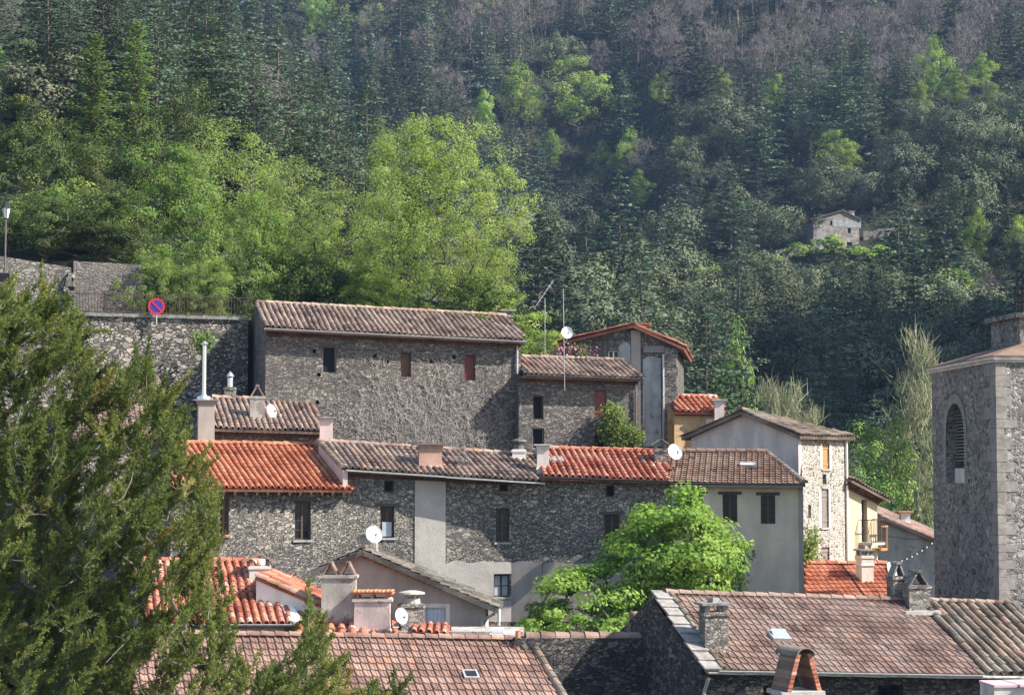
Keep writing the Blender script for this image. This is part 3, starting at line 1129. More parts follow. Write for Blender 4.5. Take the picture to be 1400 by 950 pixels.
def on_roof_chimney(root, rf, x0, x1, ytop, ybase, **kw):
    p = rf.hit((x0 + x1) / 2, ybase)
    k = p.y / F
    w = (x1 - x0) * k
    caph = {"slab": .3, "tent": .4, "tiled": .25, "gable": .36, "pot": .38, "steel": .6, "flat": .06}[kw.get("style", "slab")]
    h = max(0.2, (ybase - ytop) * k - caph)
    d = kw.pop("d", w * 0.9)
    p = p + Vector((0, d * 0.45, 0))
    return chimney(root, p, w, d, h, **kw)


def dish(px, py, Y, rad, label, aim=(0.45, -0.8, 0.35), squash=0.93, down=0.35, pole=None):
    c = P(px, py, Y)
    t = thing("satellite_dish", label, "dish", c + Vector((0, .25, -down)), "satellite dishes on the roofs")
    n = Vector(aim).normalized()
    s = n.cross(Vector((0, 0, 1))).normalized()
    u = s.cross(n)
    m = MB()
    N, K = 20, 5
    rings = []
    for j in range(K + 1):
        r = rad * j / K
        rings.append([c + s * (math.cos(2 * math.pi * k / N) * r * squash) + u * (math.sin(2 * math.pi * k / N) * r) + n * (0.35 * r * r / rad - 0.1 * rad) for k in range(N)])
    for a, b in zip(rings, rings[1:]):
        for k in range(N):
            l = (k + 1) % N
            m.face([a[k], b[k], b[l], a[l]])
            m.face([a[k] - n * .012, a[l] - n * .012, b[l] - n * .012, b[k] - n * .012])
    a = rings[-1]
    for k in range(N):
        l = (k + 1) % N
        m.face([a[k], a[k] - n * .012, a[l] - n * .012, a[l]])
    m.build("dish", "dish_white", t, True)
    m = MB()
    f = c + n * rad * 1.0 - u * rad * 0.25
    m.tube([c - u * rad * .98, f], .012, 6)
    m.tube([f, f - n * .09], .03, 8)
    m.build("feed_arm", "zinc_dark", t)
    m = MB()
    b = pole or (c + Vector((0, .25, -down)))
    m.tube([c - n * .02, c - n * .14, Vector((b.x, b.y, c.z - .1)), b], .02, 6)
    m.build("mast", "zinc", t)
    return t


def zpx(x, y, py):
    k = (475 - py) / F
    return y * (k * CP + SP) / (CP - k * SP)


def mkroof(pl, s0, s1, out, pyL, pyR, slope, skew=0.0):
    a, b = pl.at(s0, 0, out), pl.at(s1, 0, out)
    return Roof((a.x, a.y, zpx(a.x, a.y, pyL)), (b.x, b.y, zpx(b.x, b.y, pyR)), R(slope), skew=skew)


def patch(root, pl, rect, mat, name="render_panel", out=0.015, jag=0, seed=1):
    s0, s1, z0, z1 = pl.rect(*rect)
    rg = random.Random(seed)
    m = MB()
    if not jag:
        f, b = [pl.at(s, z, out) for s, z in ((s0, z0), (s1, z0), (s1, z1), (s0, z1))], None
    else:
        n = max(3, int((s1 - s0) / .25))
        tp = [(s0 + (s1 - s0) * k / n, z1 + rg.uniform(-jag, jag)) for k in range(n + 1)]
        f = [pl.at(s0, z0, out), pl.at(s1, z0, out)] + [pl.at(s, z, out) for s, z in tp[::-1]]
    m.face(f)
    for k in range(len(f)):
        j = (k + 1) % len(f)
        m.face([f[k] - pl.n * (out + .03), f[j] - pl.n * (out + .03), f[j], f[k]])
    return m.build(name, mat, root)


def pipe(root, pts, r=0.045, mat="zinc", name="downpipe"):
    m = MB()
    m.tube(pts, r, 8)
    return m.build(name, mat, root, True)


# ================================================================== BUILDINGS
# ---- tall stone house with the bare vine
pl = Plane(plan(362, 73.4), plan(712, 75.9))
tall_pl = pl
rf = mkroof(pl, -.1, pl.L + .12, .42, 449, 467, 17.5)
T = thing("stone_house", "tall dark stone house with small dark windows and bare vine twigs on its front", "house", pl.at(0, -2))
holes = [pl.rect(441, 473, 460, 510), pl.rect(548, 482, 562, 515), pl.rect(635, 485, 650, 520), pl.rect(637, 573, 651, 610)]
put = [(430, 480), (513, 486), (529, 494), (589, 494), (621, 488), (434, 550), (436, 512)]
walls(T, pl, rf, 8.0, -2, "stone_tall", holes + [pl.rect(x - 2.5, y - 2.5, x + 2.5, y + 2.5) for x, y in put], ridge_b=3.9)
window(T, pl, holes[0], "void", "wood_grey", lintel="wood_dark", sill=False)
window(T, pl, holes[1], "board", "wood_brown", sill=False, label="brown boarded shutter")
window(T, pl, holes[2], "board", "wood_red", sill=False, label="dark red shutter")
window(T, pl, holes[3], "board", "wood_grey", sill=False, label="grey boarded shutter at the foot of the wall")
o, poly = tiled_roof(T, rf, (351, 415.5), (690, 432), "canal", "tile_grey", seed=4, pitch=.225)
genoise(T, pl, rf, .02, pl.L - .02, 2)
gutter(T, rf, .0, rf.len)
pipe(T, [pl.at(pl.L - .17, zpx(0, 75.9, 470), .08), pl.at(pl.L - .17, zpx(0, 75.9, 612), .08)])
p = rf.hit(697, 432)
chimney(T, p + Vector((-.15, .7, 0)), .5, .4, .25, "flat", "stone_chimney", pl.rz)

# ---- low stone house joined to it, with red shutters
pl = Plane(plan(709, 75.2), plan(872, 76.0))
rf = mkroof(pl, .12, pl.L + .12, .42, 513, 518, 17, .08)
T = thing("stone_house", "low dark stone house with dark red shutters, joined to the tall vine-covered house", "house", pl.at(0, -2))
holes = [pl.rect(729, 541, 743, 573), pl.rect(813, 534, 829, 570), pl.rect(728, 585, 744, 613), pl.rect(813, 594, 829, 614)]
walls(T, pl, rf, 6.5, -2, "stone_tall", holes, ridge_b=3.3)
window(T, pl, holes[0], "void", sill=False)
window(T, pl, holes[1], "shutter", "wood_red", sill=False, lintel="wood_dark", label="dark red shutters above the ivy")
window(T, pl, holes[2], "void", "wood_grey", sill=False)
window(T, pl, holes[3], "void", "wood_dark", sill=False)
tiled_roof(T, rf, (714, 490), (851, 493), "canal", "tile_grey", rear=3.3, seed=14)
genoise(T, pl, rf, .05, pl.L, 2)
gutter(T, rf, .1, rf.len, "zinc_dark")
pipe(T, [pl.at(pl.L - .1, zpx(0, 76, 520), .08), pl.at(pl.L - .1, zpx(0, 76, 615), .08)], mat="zinc_dark")


def gable_house(root, pl, apex, yL, yR, depth, z0, mat, tilemat, holes=(), over=.3, side=.35, style="canal", side_mat=None, seed=1, rows=None, thick=.12, cut=.06, sides=True, hip=None, **kw):
    """gable turned to the viewer; apex is a pixel, yL and yR the pixel rows of the two eaves at the wall corners"""
    sa, za = pl.hit(*apex)
    zl, zr = zpx(pl.at(0, 0).x, pl.at(0, 0).y, yL), zpx(pl.at(pl.L, 0).x, pl.at(pl.L, 0).y, yR)
    m = MB()
    lo = min(zl, zr)
    if zl <= zr:
        panel(m, pl, 0, pl.L, z0, zl - cut, zr - cut, holes, extra_top=[(sa, za - cut)])
    else:
        panel(m, pl, 0, pl.L, z0, zl - cut, zr - cut, holes, extra_top=[(sa, za - cut)])
    A, B = pl.at(0, 0), pl.at(pl.L, 0)
    bk = -pl.n * depth
    sm = MB() if side_mat else m

    def v(p, z):
        return Vector((p.x, p.y, z))
    sm.face([v(A + bk, z0), v(A, z0), v(A, zl - cut), v(A + bk, zl - cut)])
    if sides:
        sm.face([v(B, z0), v(B + bk, z0), v(B + bk, zr - cut), v(B, zr - cut)])
    ap = pl.at(sa, 0)
    m.face([v(B + bk, z0), v(A + bk, z0), v(A + bk, zl - cut)] + ([] if hip else [v(ap + bk, za - cut)]) + [v(B + bk, zr - cut)])
    m.build("wall", mat, root)
    if side_mat:
        for f in list(sm.f):
            one = MB()
            one.face([sm.v[i] for i in f])
            one.build("side_wall", side_mat, root)
    m = MB()
    rg = random.Random(seed)
    slL, slR = math.atan2(za - zl, sa), math.atan2(za - zr, pl.L - sa)
    f, b = pl.n * over, -pl.n * (depth + over)
    eo = -pl.u * side
    a0 = v(A + eo, zl - math.tan(slL) * side)
    rl = Roof(a0 + b, a0 + f, slL)
    eo = pl.u * side
    a1 = v(B + eo, zr - math.tan(slR) * side)
    rr = Roof(a1 + f, a1 + b, slR)
    for q, run, sl in ((rl, sa + side, slL), (rr, pl.L - sa + side, slR)):
        bm = run / math.cos(sl)
        poly = [(0, 0), (q.len, 0), (q.len, bm), (0, bm)]
        if hip and q is rr:
            poly[2] = (hip, bm)
        if hip and q is rl:
            poly[3] = (q.len - hip, bm)
        if style == "canal":
            canal(m, q, poly, rg=rg, **kw)
        else:
            flat_tiles(m, q, poly, rg=rg, **kw)
        slab(m, q, poly, thick)
    ro = m.build("roof", tilemat, root)
    m = MB()
    r0 = pl.at(sa, za)
    ridge_tiles(m, r0 + f + Vector((0, 0, .03)), r0 + (f - pl.n * hip if hip else b) + Vector((0, 0, .03)), rg=rg)
    m.build("ridge_tiles", tilemat, ro)
    return rl, rr, ro


# ---- gable house behind
pl = Plane(plan(776, 81.4), plan(925, 80.8))
T = thing("gable_house", "stone and grey plaster house with a low red-edged gable, behind the low stone house", "house", pl.at(0, -2))
holes = [pl.rect(831, 479, 846, 499), pl.rect(830, 461, 846, 469)]
rl, rr, ro = gable_house(T, pl, (866, 444), 466, 470, 9, -4, "stone_tall", "tile_rust", holes, over=.3, side=.4, seed=21)
window(T, pl, holes[0], "casement", "white_paint", rows=2)
window(T, pl, holes[1], "board", "wood_brown", sill=False)
patch(T, pl, (879, 489, 904, 610), "plaster_bluegrey", jag=.1)
patch(T, pl, (846, 470, 862, 520), "plaster_bluegrey", jag=.15, out=.018)
patch(T, pl, (880, 473, 908, 482), "wood_grey", "shutter", .05)
m = MB()
s0, s1, z0, z1 = pl.rect(908, 475, 925, 620)
for k in range(22):
    z = -4 + (z1 + 4) * k / 22
    m.box(pl.at((s0 + s1) / 2 + .03 * (k % 2), z, .0), (s1 - s0 + .06 * (k % 2), .16, (z1 + 4) / 22 - .02), pl.rz)
m.build("quoins", "stone_chimney", T)
pipe(T, [pl.at(s0 - .03, z1 - .3, .08), pl.at(s0 - .03, -3, .08)], .05)
m = MB()
s0, s1, z0, z1 = pl.rect(863, 452, 876, 612)  # flat strip of colour stands for the shade in the buttress recess
panel(m, pl, s0, s1, -3.9, z1, z1)
for f in range(len(m.v)):
    m.v[f] = tuple(Vector(m.v[f]) + pl.n * .03)
m.build("render_panel", "plaster_taupe", T)["label"] = "flat vertical strip coloured in for the shaded buttress recess"
p = pl.at(pl.hit(868, 444)[0], pl.hit(868, 444)[1], -3)
chimney(T, p, .7, .5, .22, "flat", "brick", pl.rz, "brick")

# ---- small ochre house with orange roof
pl = Plane(plan(922, 80), plan(985, 80.6))
T = thing("small_house", "small ochre-walled house with bright orange tiles, between the stone gable and the grey gable", "house", pl.at(0, -3))
rf = mkroof(pl, -.1, pl.L + .1, .3, 563, 564, 24)
walls(T, pl, rf, 4, -4, "plaster_ochre", ridge_b=1.5)
tiled_roof(T, rf, (920, 543), (978, 543), "canal", "tile_red", rear=2, seed=23, pitch=.25)
genoise(T, pl, rf, 0, pl.L, 1)
patch(T, pl, (965, 572, 978, 592), "plaster_white", out=.02)
p = P(983, 575, 80)
chimney(T, p, .42, .42, .85, "flat", "plaster_pale", 0, "concrete", sink=3)

# ---- grey gable house with pale stone side
pl = Plane(plan(945, 75.2), plan(1091, 72.0))
pls = Plane(plan(1091, 72.0), (pl.at(pl.L, 0) - pl.n * 3.6)[:2])
T = thing("gable_house", "grey plastered gable house with a sunlit pale rubble side wall and closed shutters", "house", pl.at(0, -5))
rl, rr, ro = gable_house(T, pl, (1018, 562), 594, 592, 3.6, -8, "plaster_pale", "tile_lichen", over=.3, side=.3, seed=31, sides=False, hip=.5)
holes = [pls.rect(1124, 606, 1134, 641), pls.rect(1122.5, 668, 1133, 721), pls.rect(1123, 748, 1134, 775), pls.rect(1105, 690, 1109, 708), pls.rect(1125, 648, 1130, 662)]
m = MB()
zt = zpx(pls.at(0, 0).x, pls.at(0, 0).y, 592) - .06
panel(m, pls, 0, pls.L, -8, zt, zt, holes)
m.build("side_wall", "stone_pale", T)
window(T, pls, holes[0], "shutter", "wood_orange", sill=True, label="orange-brown weathered shutter")
window(T, pls, holes[1], "shutter", "wood_grey", label="tall closed lilac-grey shutter")
window(T, pls, holes[2], "shutter", "wood_grey", label="lower closed grey shutter")
window(T, pls, holes[3], "void", sill=False)
window(T, pls, holes[4], "void", sill=False)
patch(T, pls, (1092, 600, 1096, 790), "plaster_white", "corner_render", .02)
pipe(T, [pls.at(pls.L - .06, zt - .1, .07), pls.at(pls.L - .06, -6, .07)], .05, "white_paint")
for h in holes[:2]:
    m = MB()
    for a, b, c, d in ((h[0] - .14, h[0], h[2], h[3]), (h[1], h[1] + .14, h[2], h[3])):
        m.face([pls.at(a, c, .012), pls.at(b, c, .012), pls.at(b, d, .012), pls.at(a, d, .012)])
    m.build("window_surround", "plaster_white", T)

# ---- yellow house with the balcony
pl = Plane(plan(1152, 74.7), plan(1198, 76.6))
T = thing("plastered_house", "narrow cream-yellow house with a small iron balcony and curved overhanging eave", "house", pl.at(0, -6))
h = [pl.rect(1178, 683, 1186, 742)]
rf = mkroof(pl, 0, pl.L + .35, .45, 656, 684, 15)
walls(T, pl, rf, 1.6, -8, "plaster_yellow", h)
window(T, pl, h[0], "casement", "wood_grey", sill=False, rows=3)
tiled_roof(T, rf, (1153, 646), (1203, 668), "canal", "tile_lichen", rear=1, seed=41, ridge=False, poly=[(0, 0), (rf.len, 0), (rf.len, 2.2), (0, 2.2)])
genoise(T, pl, rf, 0, pl.L, 2, proud=.14)
m = MB()
s0, s1, z0, z1 = pl.rect(1174, 710, 1192, 741)
m.box(pl.at((s0 + s1) / 2, z0 - .1, .3), (s1 - s0, .62, .1), pl.rz)
bal = m.build("balcony", "concrete", T)
m = MB()
for a, b in ((pl.at(s0, z1, .58), pl.at(s1, z1, .58)), (pl.at(s0, z0 + .05, .58), pl.at(s1, z0 + .05, .58)), (pl.at(s0, z1, .02), pl.at(s0, z1, .58)), (pl.at(s1, z1, .02), pl.at(s1, z1, .58))):
    m.bar(a, b, .03)
for k in range(8):
    s = s0 + (s1 - s0) * k / 7
    m.bar(pl.at(s, z0 - .02, .58), pl.at(s, z1, .58), .022)
for k in range(1, 4):
    for s in (s0, s1):
        m.bar(pl.at(s, z0 - .02, .58 * k / 4), pl.at(s, z1, .58 * k / 4), .022)
m.build("balcony_railing", "rust_iron", bal)
m = MB()
s0, s1, z0, z1 = pl.rect(1193, 719, 1201, 752)
m.box(pl.at(s0 + .2, z0, .2), (.55, .45, .1), pl.rz)
m.bar(pl.at(s0, z0, .4), pl.at(s0, z1, .4), .06)
m.bar(pl.at(s0 + .45, z0, .4), pl.at(s0 + .45, z1, .4), .06)
m.bar(pl.at(s0 - .05, z1, .4), pl.at(s0 + .5, z1, .4), .06)
m.build("wooden_box_window", "wood_orange", T)

# ---- grey house on the far right
pl = Plane(plan(1188, 82), plan(1330, 81))
T = thing("grey_house", "grey plastered house with a pale pink sloping roof, half hidden by the church tower", "house", pl.at(0, -5))
zl, zr = pl.hit(1190, 699)[1], pl.hit(1325, 760)[1]
m = MB()
panel(m, pl, 0, pl.L, -8, zl - .1, zr - .1)
A, B = pl.at(0, 0), pl.at(pl.L, 0)
bk = -pl.n * 8
V3 = lambda p, z: Vector((p.x, p.y, z))
m.face([V3(A + bk, -8), V3(A, -8), V3(A, zl - .1), V3(A + bk, zl - .1)])
m.face([V3(B, -8), V3(B + bk, -8), V3(B + bk, zr - .1), V3(B, zr - .1)])
m.face([V3(B + bk, -8), V3(A + bk, -8), V3(A + bk, zl - .1), V3(B + bk, zr - .1)])
m.build("wall", "plaster_bluegrey", T)
sl = math.atan2(zl - zr, pl.L)
rf = Roof(V3(B + pl.n * .2, zr), V3(B + bk, zr), sl)
m = MB()
bm = pl.L / math.cos(sl)
poly = [(0, 0), (rf.len, 0), (rf.len, bm), (0, bm)]
canal(m, rf, poly, rg=random.Random(51), pitch=.25)
slab(m, rf, poly)
m.build("roof", "tile_pinkbrown", T)
p = P(1237, 714, 84)
chimney(T, p, .42, .42, .45, "flat", "plaster_pale", 0, "terracotta", sink=1.5)
m = MB()
cl = [P(1199 + 82 * k / 24, 771 - 0.42 * (82 * k / 24) + 9 * math.sin(math.pi * k / 24), 80.0) for k in range(25)]
m.tube(cl, .012, 4)
lw = m.build("washing_line", "iron")
tag(lw, "clothes line with small white pegs strung before the grey wall beside the church tower", "clothes line")
m = MB()
for k in range(4, 24, 2):
    m.box(cl[k] + Vector((0, 0, -.06)), (.035, .02, .07), .4)
m.build("pegs", "white_paint", lw)
m = MB()
m.tube([P(1200, 731, 81.0), P(1240, 736, 80.8), P(1285, 737, 80.6)], .018, 4)
tag(m.build("cable", "iron"), "dark cable sagging across the upper part of the grey plastered wall", "cable")

# ---- orange-roofed stone house (left)
pl = Plane(plan(235, 64.0), plan(474, 66.0))
T = thing("stone_house", "rubble stone house under a bright orange tiled roof, beside the dark yew", "house", pl.at(0, -6))
rf = mkroof(pl, -.1, pl.L + .1, .42, 667, 669, 20, .06)
holes = [pl.rect(300, 680, 313, 731), pl.rect(403, 685, 425, 738)]
walls(T, pl, rf, 7.5, -7, "stone_row", holes, ridge_b=4.0)
window(T, pl, holes[0], "casement", "wood_brown", lintel="wood_dark")
window(T, pl, holes[1], "casement", "wood_dark", lintel="wood_dark", rows=4)
rL = rf.ab(rf.hit(245, 605))
rR = rf.ab(rf.hit(436, 611))
bm = (rL[1] + rR[1]) / 2
orf, orf_b = rf, bm
o, poly = tiled_roof(T, rf, None, None, "canal", "tile_orange", seed=61, pitch=.22, rear=3.5, poly=[(0, 0), (rf.len, 0), (rR[0] + .2, bm), (rL[0], bm)], odd=.03)
m = MB()
for k in range(16):
    s = .2 + (pl.L - .4) * k / 15
    q0, q1 = pl.at(s, 0, 0), pl.at(s, 0, .4)
    m.bar(V3(q0, rf.z(q0.x, q0.y) - .2), V3(q1, rf.z(q1.x, q1.y) - .2), .08, .1)
m.build("rafters", "wood_dark", T)

# ---- house above the orange roof
pl = Plane(plan(268, 69.4), plan(440, 70.6))
T = thing("stone_house", "small stone house with weathered grey-brown canal tiles, above the bright orange roof", "house", pl.at(0, -4))
rf = mkroof(pl, .1, pl.L, .42, 585, 590, 17)
walls(T, pl, rf, 6, -5, "stone_tall", ridge_b=2.9)
tiled_roof(T, rf, (290, 546), (427, 548), "canal", "tile_grey", seed=71, rear=3)
genoise(T, pl, rf, .1, pl.L - .05, 2)
on_roof_chimney(T, rf, 340, 361, 527, 574, style="tent", mat="plaster_worn", rz=.2, d=.4, capmat="tile_pinkbrown")
on_roof_chimney(T, rf, 306, 321, 508, 546, style="steel", mat="stone_chimney", capmat="steel", label="grey stack with a pointed steel cowl")
p = P(281, 604, 68.9)
chimney(T, p, .62, .55, 1.5, "flat", "plaster_taupe", pl.rz, "slate", sink=2, label="wide mauve plastered stack at the left end")
p = P(279, 544, 71)
m = MB()
m.lathe(p + Vector((0, 0, -.15)), [(.3, 0), (.26, .2), (.1, .25), (.09, .3)], 12)
m.tube([p, p + Vector((0, 0, 2.0))], .075, 10)
m.lathe(p + Vector((0, 0, 2.0)), [(.1, 0), (.14, .05), (.03, .16)], 10)
m.build("flue_pipe", "steel", T, True)
dish(370, 562, 68.9, .26, "white dish beside the stone stack on the grey-brown roof above the orange roof", aim=(.75, -.6, .3), squash=.9, down=.35)

# ---- brown roofed house behind the yew
pl = Plane(plan(100, 70.0), plan(236, 71.0))
T = thing("stone_house", "house with a brown tiled roof and pale ridge edge, mostly hidden behind the yew", "house", pl.at(0, -4))
rf = mkroof(pl, -.1, pl.L + .15, .35, 596, 596, 24)
walls(T, pl, rf, 5, -5, "stone_row", ridge_b=2.8)
o, poly = tiled_roof(T, rf, (118, 516), (214, 519), "flat", "tile_pinkbrown", seed=81, rear=3)
m = MB()
ridge_tiles(m, rf.pt(*poly[1]), rf.pt(*poly[2]), .13, .35)
m.build("verge_tiles", "tile_pinkbrown", o)

# ---- long grey roofed row house
plA = Plane(plan(474, 66.0), plan(699, 67.05))
plA2 = Plane(plan(699, 67.05), plan(742, 66.9))
rowA, rowB = plA, None
T = thing("row_house", "long rubble stone row house with weathered brown tiles and a pale vertical render strip", "house", plA.at(0, -6))
eL, eR = P(469, 641, 65.65), P(744, 659, 66.55)
rf = Roof(eL, eR, R(17), skew=.2)
A_rf = rf
holes = [plA.rect(525, 656, 539, 673), plA.rect(520, 692, 539, 735), plA.rect(683, 656, 695, 672), plA.rect(678, 695, 696.5, 741), plA.rect(675, 785, 697, 816)]
m = MB()
q0, q1, q2 = plA.at(0, 0), plA.at(plA.L, 0), plA2.at(plA2.L, 0)
ztop = lambda p: rf.z(p.x, p.y) - .14
panel(m, plA, 0, plA.L, -7, ztop(q0), ztop(q1), holes)
panel(m, plA2, 0, plA2.L, -7, ztop(q1), ztop(q2))
bk = -plA.n * 6
zb0, zb2 = ztop(q0) - .4, ztop(q2) - .4
m.face([V3(q2, -7), V3(q2 + bk, -7), V3(q2 + bk, zb2), V3(q2, ztop(q2))])
m.face([V3(q0 + bk, -7), V3(q0, -7), V3(q0, ztop(q0)), V3(q0 + bk, zb0)])
m.face([V3(q2 + bk, -7), V3(q0 + bk, -7), V3(q0 + bk, zb0), V3(q2 + bk, zb2)])
m.build("wall", "stone_row", T)
window(T, plA, holes[0], "void", sill=False)
window(T, plA, holes[1], "casement", "wood_dark", lintel="wood_dark", rows=2)
window(T, plA, holes[2], "void", sill=False)
window(T, plA, holes[3], "casement", "wood_dark", rows=4)
window(T, plA, holes[4], "casement", "wood_dark", "glass_curtain", rows=2, label="lower window with pale curtains")
h = holes[1]
m = MB()
panel(m, plA, h[0] + .08, h[1] - .08, h[2] + .05, h[2] + .55, h[2] + .55)
for i in range(len(m.v)):
    m.v[i] = tuple(Vector(m.v[i]) - plA.n * .13)
m.build("window_blind", "glass_curtain", T)
patch(T, plA, (567, 652, 609, 792), "render_strip", "render_strip", .03)
patch(T, plA, (609, 768, 675, 850), "render_strip", "render_panel", .02, jag=.08)
for hh, r in ((0, (675, 768, 698.9, 784)), (1, (675, 817, 698.9, 850))):
    patch(T, plA, r, "render_strip", "render_panel", .021)
patch(T, plA2, (699.2, 768, 741, 850), "plaster_taupe", "render_panel", .022, jag=.06)
rl, rr = rf.ab(rf.hit(441, 612)), rf.ab(rf.hit(736, 617))
bm = (rl[1] + rr[1]) / 2
o, poly = tiled_roof(T, rf, None, None, "canal", "tile_grey", seed=91, rear=3, poly=[(0, 0), (rf.len, 0), (rr[0], bm), (rl[0], bm)])
m = MB()
ridge_tiles(m, rf.pt(0, 0), rf.pt(*poly[3]), .12, .35, lift=.02)
m.build("verge_tiles", "tile_lichen", o)
rw = [rf.pt(.0, -.02, -.06), rf.pt(poly[3][0], bm, -.06)]
m = MB()
a, b = rw
a2, b2 = a + Vector((.16, .03, 0)), b + Vector((.16, .03, 0))
m.hull8([a - Vector((0, 0, .75)), a2 - Vector((0, 0, .75)), b2 - Vector((0, 0, 1.2)), b - Vector((0, 0, 1.2))], [a, a2, b2, b])
m.build("parapet_wall", "plaster_pink", T)
genoise(T, plA, rf, .0, plA.L, 2)
m = MB()
m.bar(rf.pt(.1, -.05, -.02), rf.pt(rf.len * .5, -.05, -.02), .16, .05)
m.bar(rf.pt(rf.len * .5, -.06, -.03), rf.pt(rf.len, -.06, -.03), .2, .05)
m.build("eave_board", "zinc", T)
on_roof_chimney(T, rf, 571, 603, 606, 639, style="flat", mat="brick_worn", rz=.15, capmat="lauze", d=.6, sink=.3, label="crumbling brick stack with lichen")
on_roof_chimney(T, rf, 624, 641, 612, 641, style="tent", mat="stone_chimney", capmat="slate", d=.4)
on_roof_chimney(T, rf, 700, 719, 600, 629, style="pot", mat="plaster_white", capmat="zinc_dark", d=.45, label="white stack with a black cowl")
# pink chimney at its left end
p = P(446, 611, 69.3)
chimney(T, p, .5, .5, 1.05, "flat", "plaster_pink", .1, "slate", sink=1.0, label="tapering pale pink stack at the left end")

# ---- orange roofed row house
plB = Plane(plan(742, 66.9), plan(918, 66.5))
T = thing("row_house", "shaded stone row house with a reddish-orange tiled roof, behind the bright green maple", "house", plB.at(0, -6))
rf = Roof(P(742, 652, 66.4), P(917, 657, 66.1), R(17.5), skew=.2)
B_rf = rf
holes = [plB.rect(828, 663, 840, 679), plB.rect(826, 703, 847, 757), plB.rect(757, 790, 775, 815)]
walls(T, plB, rf, 6, -7, "stone_row", holes, ridge_b=3.2)
window(T, plB, holes[0], "void", sill=False)
window(T, plB, holes[1], "casement", "wood_dark", rows=4, lintel="wood_dark")
window(T, plB, holes[2], "casement", "wood_dark")
patch(T, plB, (742.5, 770, 905, 850), "plaster_taupe", "render_panel", .02, jag=.07)
o, poly = tiled_roof(T, rf, (738, 615.5), (909, 617), "canal", "tile_red", seed=101, rear=3, pitch=.235)
genoise(T, plB, rf, .0, plB.L, 1)
gutter(T, rf, .0, rf.len, "zinc_dark")
on_roof_chimney(T, rf, 734, 751, 607, 641, style="flat", mat="plaster_pale", capmat="concrete", d=.42, label="square concrete stack with a flat slab")
on_roof_chimney(T, rf, 895, 912, 600, 634, style="gable", mat="stone_chimney", capmat="slate", d=.5, label="dark stone stack beside the white dish")


def skylight(root, rf, px, py, w, h, glass="glass_sky", frame="zinc", tilt=0.0, label=None):
    a, b = rf.ab(rf.hit(px, py))
    m = MB()
    t = 0.05
    for a0, b0, a1, b1 in ((a - w / 2, b, a + w / 2, b + t), (a - w / 2, b + h - t, a + w / 2, b + h), (a - w / 2, b + t, a - w / 2 + t, b + h - t), (a + w / 2 - t, b + t, a + w / 2, b + h - t)):
        k = [rf.pt(a0, b0), rf.pt(a1, b0), rf.pt(a1, b1), rf.pt(a0, b1)]
        m.hull8([x - rf.n * .02 for x in k], [x + rf.n * .13 for x in k])
    o = m.build("skylight", frame, root)
    m = MB()
    k = [rf.pt(a - w / 2 + t, b + t, .11), rf.pt(a + w / 2 - t, b + t, .11), rf.pt(a + w / 2 - t, b + h - t, .11 + tilt), rf.pt(a - w / 2 + t, b + h - t, .11 + tilt)]
    m.hull8([x - rf.n * .02 for x in k], k)
    m.build("pane", glass, o)
    if label:
        o["label"] = label


skylight(T, rf, 762, 634, .5, .55)
dish(922, 618, 65.6, .29, "large white dish standing at the joint of the red and brown row roofs", aim=(.35, -.85, .3), down=.5)

# ---- cream row house
plC = Plane(plan(918, 66.3), plan(1097, 65.7))
T = thing("row_house", "smooth cream plastered house with a hipped brown roof, right end of the row", "house", plC.at(0, -6))
rf = Roof(P(917, 660, 65.9), P(1101, 661, 65.25), R(18))
C_rf = rf
holes = [plC.rect(944, 675, 961, 714), plC.rect(988, 676, 1008, 714), plC.rect(1040, 677, 1060, 716)]
walls(T, plC, rf, 5.5, -8, "plaster_cream", holes, ridge_b=2.6)
for h in holes:
    window(T, plC, h, "casement", "wood_dark", sill=False, lintel="wood_dark", rows=4)
rl, rr = rf.ab(rf.hit(912, 618)), rf.ab(rf.hit(1048, 619))
bm = (rl[1] + rr[1]) / 2
o, poly = tiled_roof(T, rf, None, None, "flat", "tile_darkbrown", seed=111, rear=2.5, poly=[(0, 0), (rf.len, 0), (rr[0], bm), (rl[0], bm)], pitch=.2, row=.25)
m = MB()
ridge_tiles(m, rf.pt(*poly[1]), rf.pt(*poly[2]), .11, .35)
m.build("hip_tiles", "tile_lichen", o)
q1, q2 = rf.pt(*poly[1]), rf.pt(*poly[2])
m = MB()
q3 = q1 + rf.back * 5.5
m.hull8([q - Vector((0, 0, .1)) for q in (q1, q3, q2 + Vector((0, .01, 0)), q2)], [q1, q3, q2 + Vector((0, .01, 0)), q2])
m.build("hip_slope", "tile_darkbrown", o)
m = MB()
a, b = rf.pt(.05, 0) - rf.back * .02, rf.pt(rf.len - .1, 0) - rf.back * .02
m.bar(a - Vector((0, 0, .07)), b - Vector((0, 0, .07)), .06, .12)
m.build("fascia", "wood_grey", T)
gutter(T, rf, 0, rf.len, "zinc_dark")
skylight(T, rf, 1022, 640, .55, .35, "plaster_pink", "zinc", label="raised roof hatch with a pinkish lid")
# corner edge stones
m = MB()
for k in range(14):
    m.box(plC.at(plC.L - .07, -8 + k * .55, -.02), (.16, .12, .53), plC.rz)
m.build("corner_render", "plaster_taupe", T)

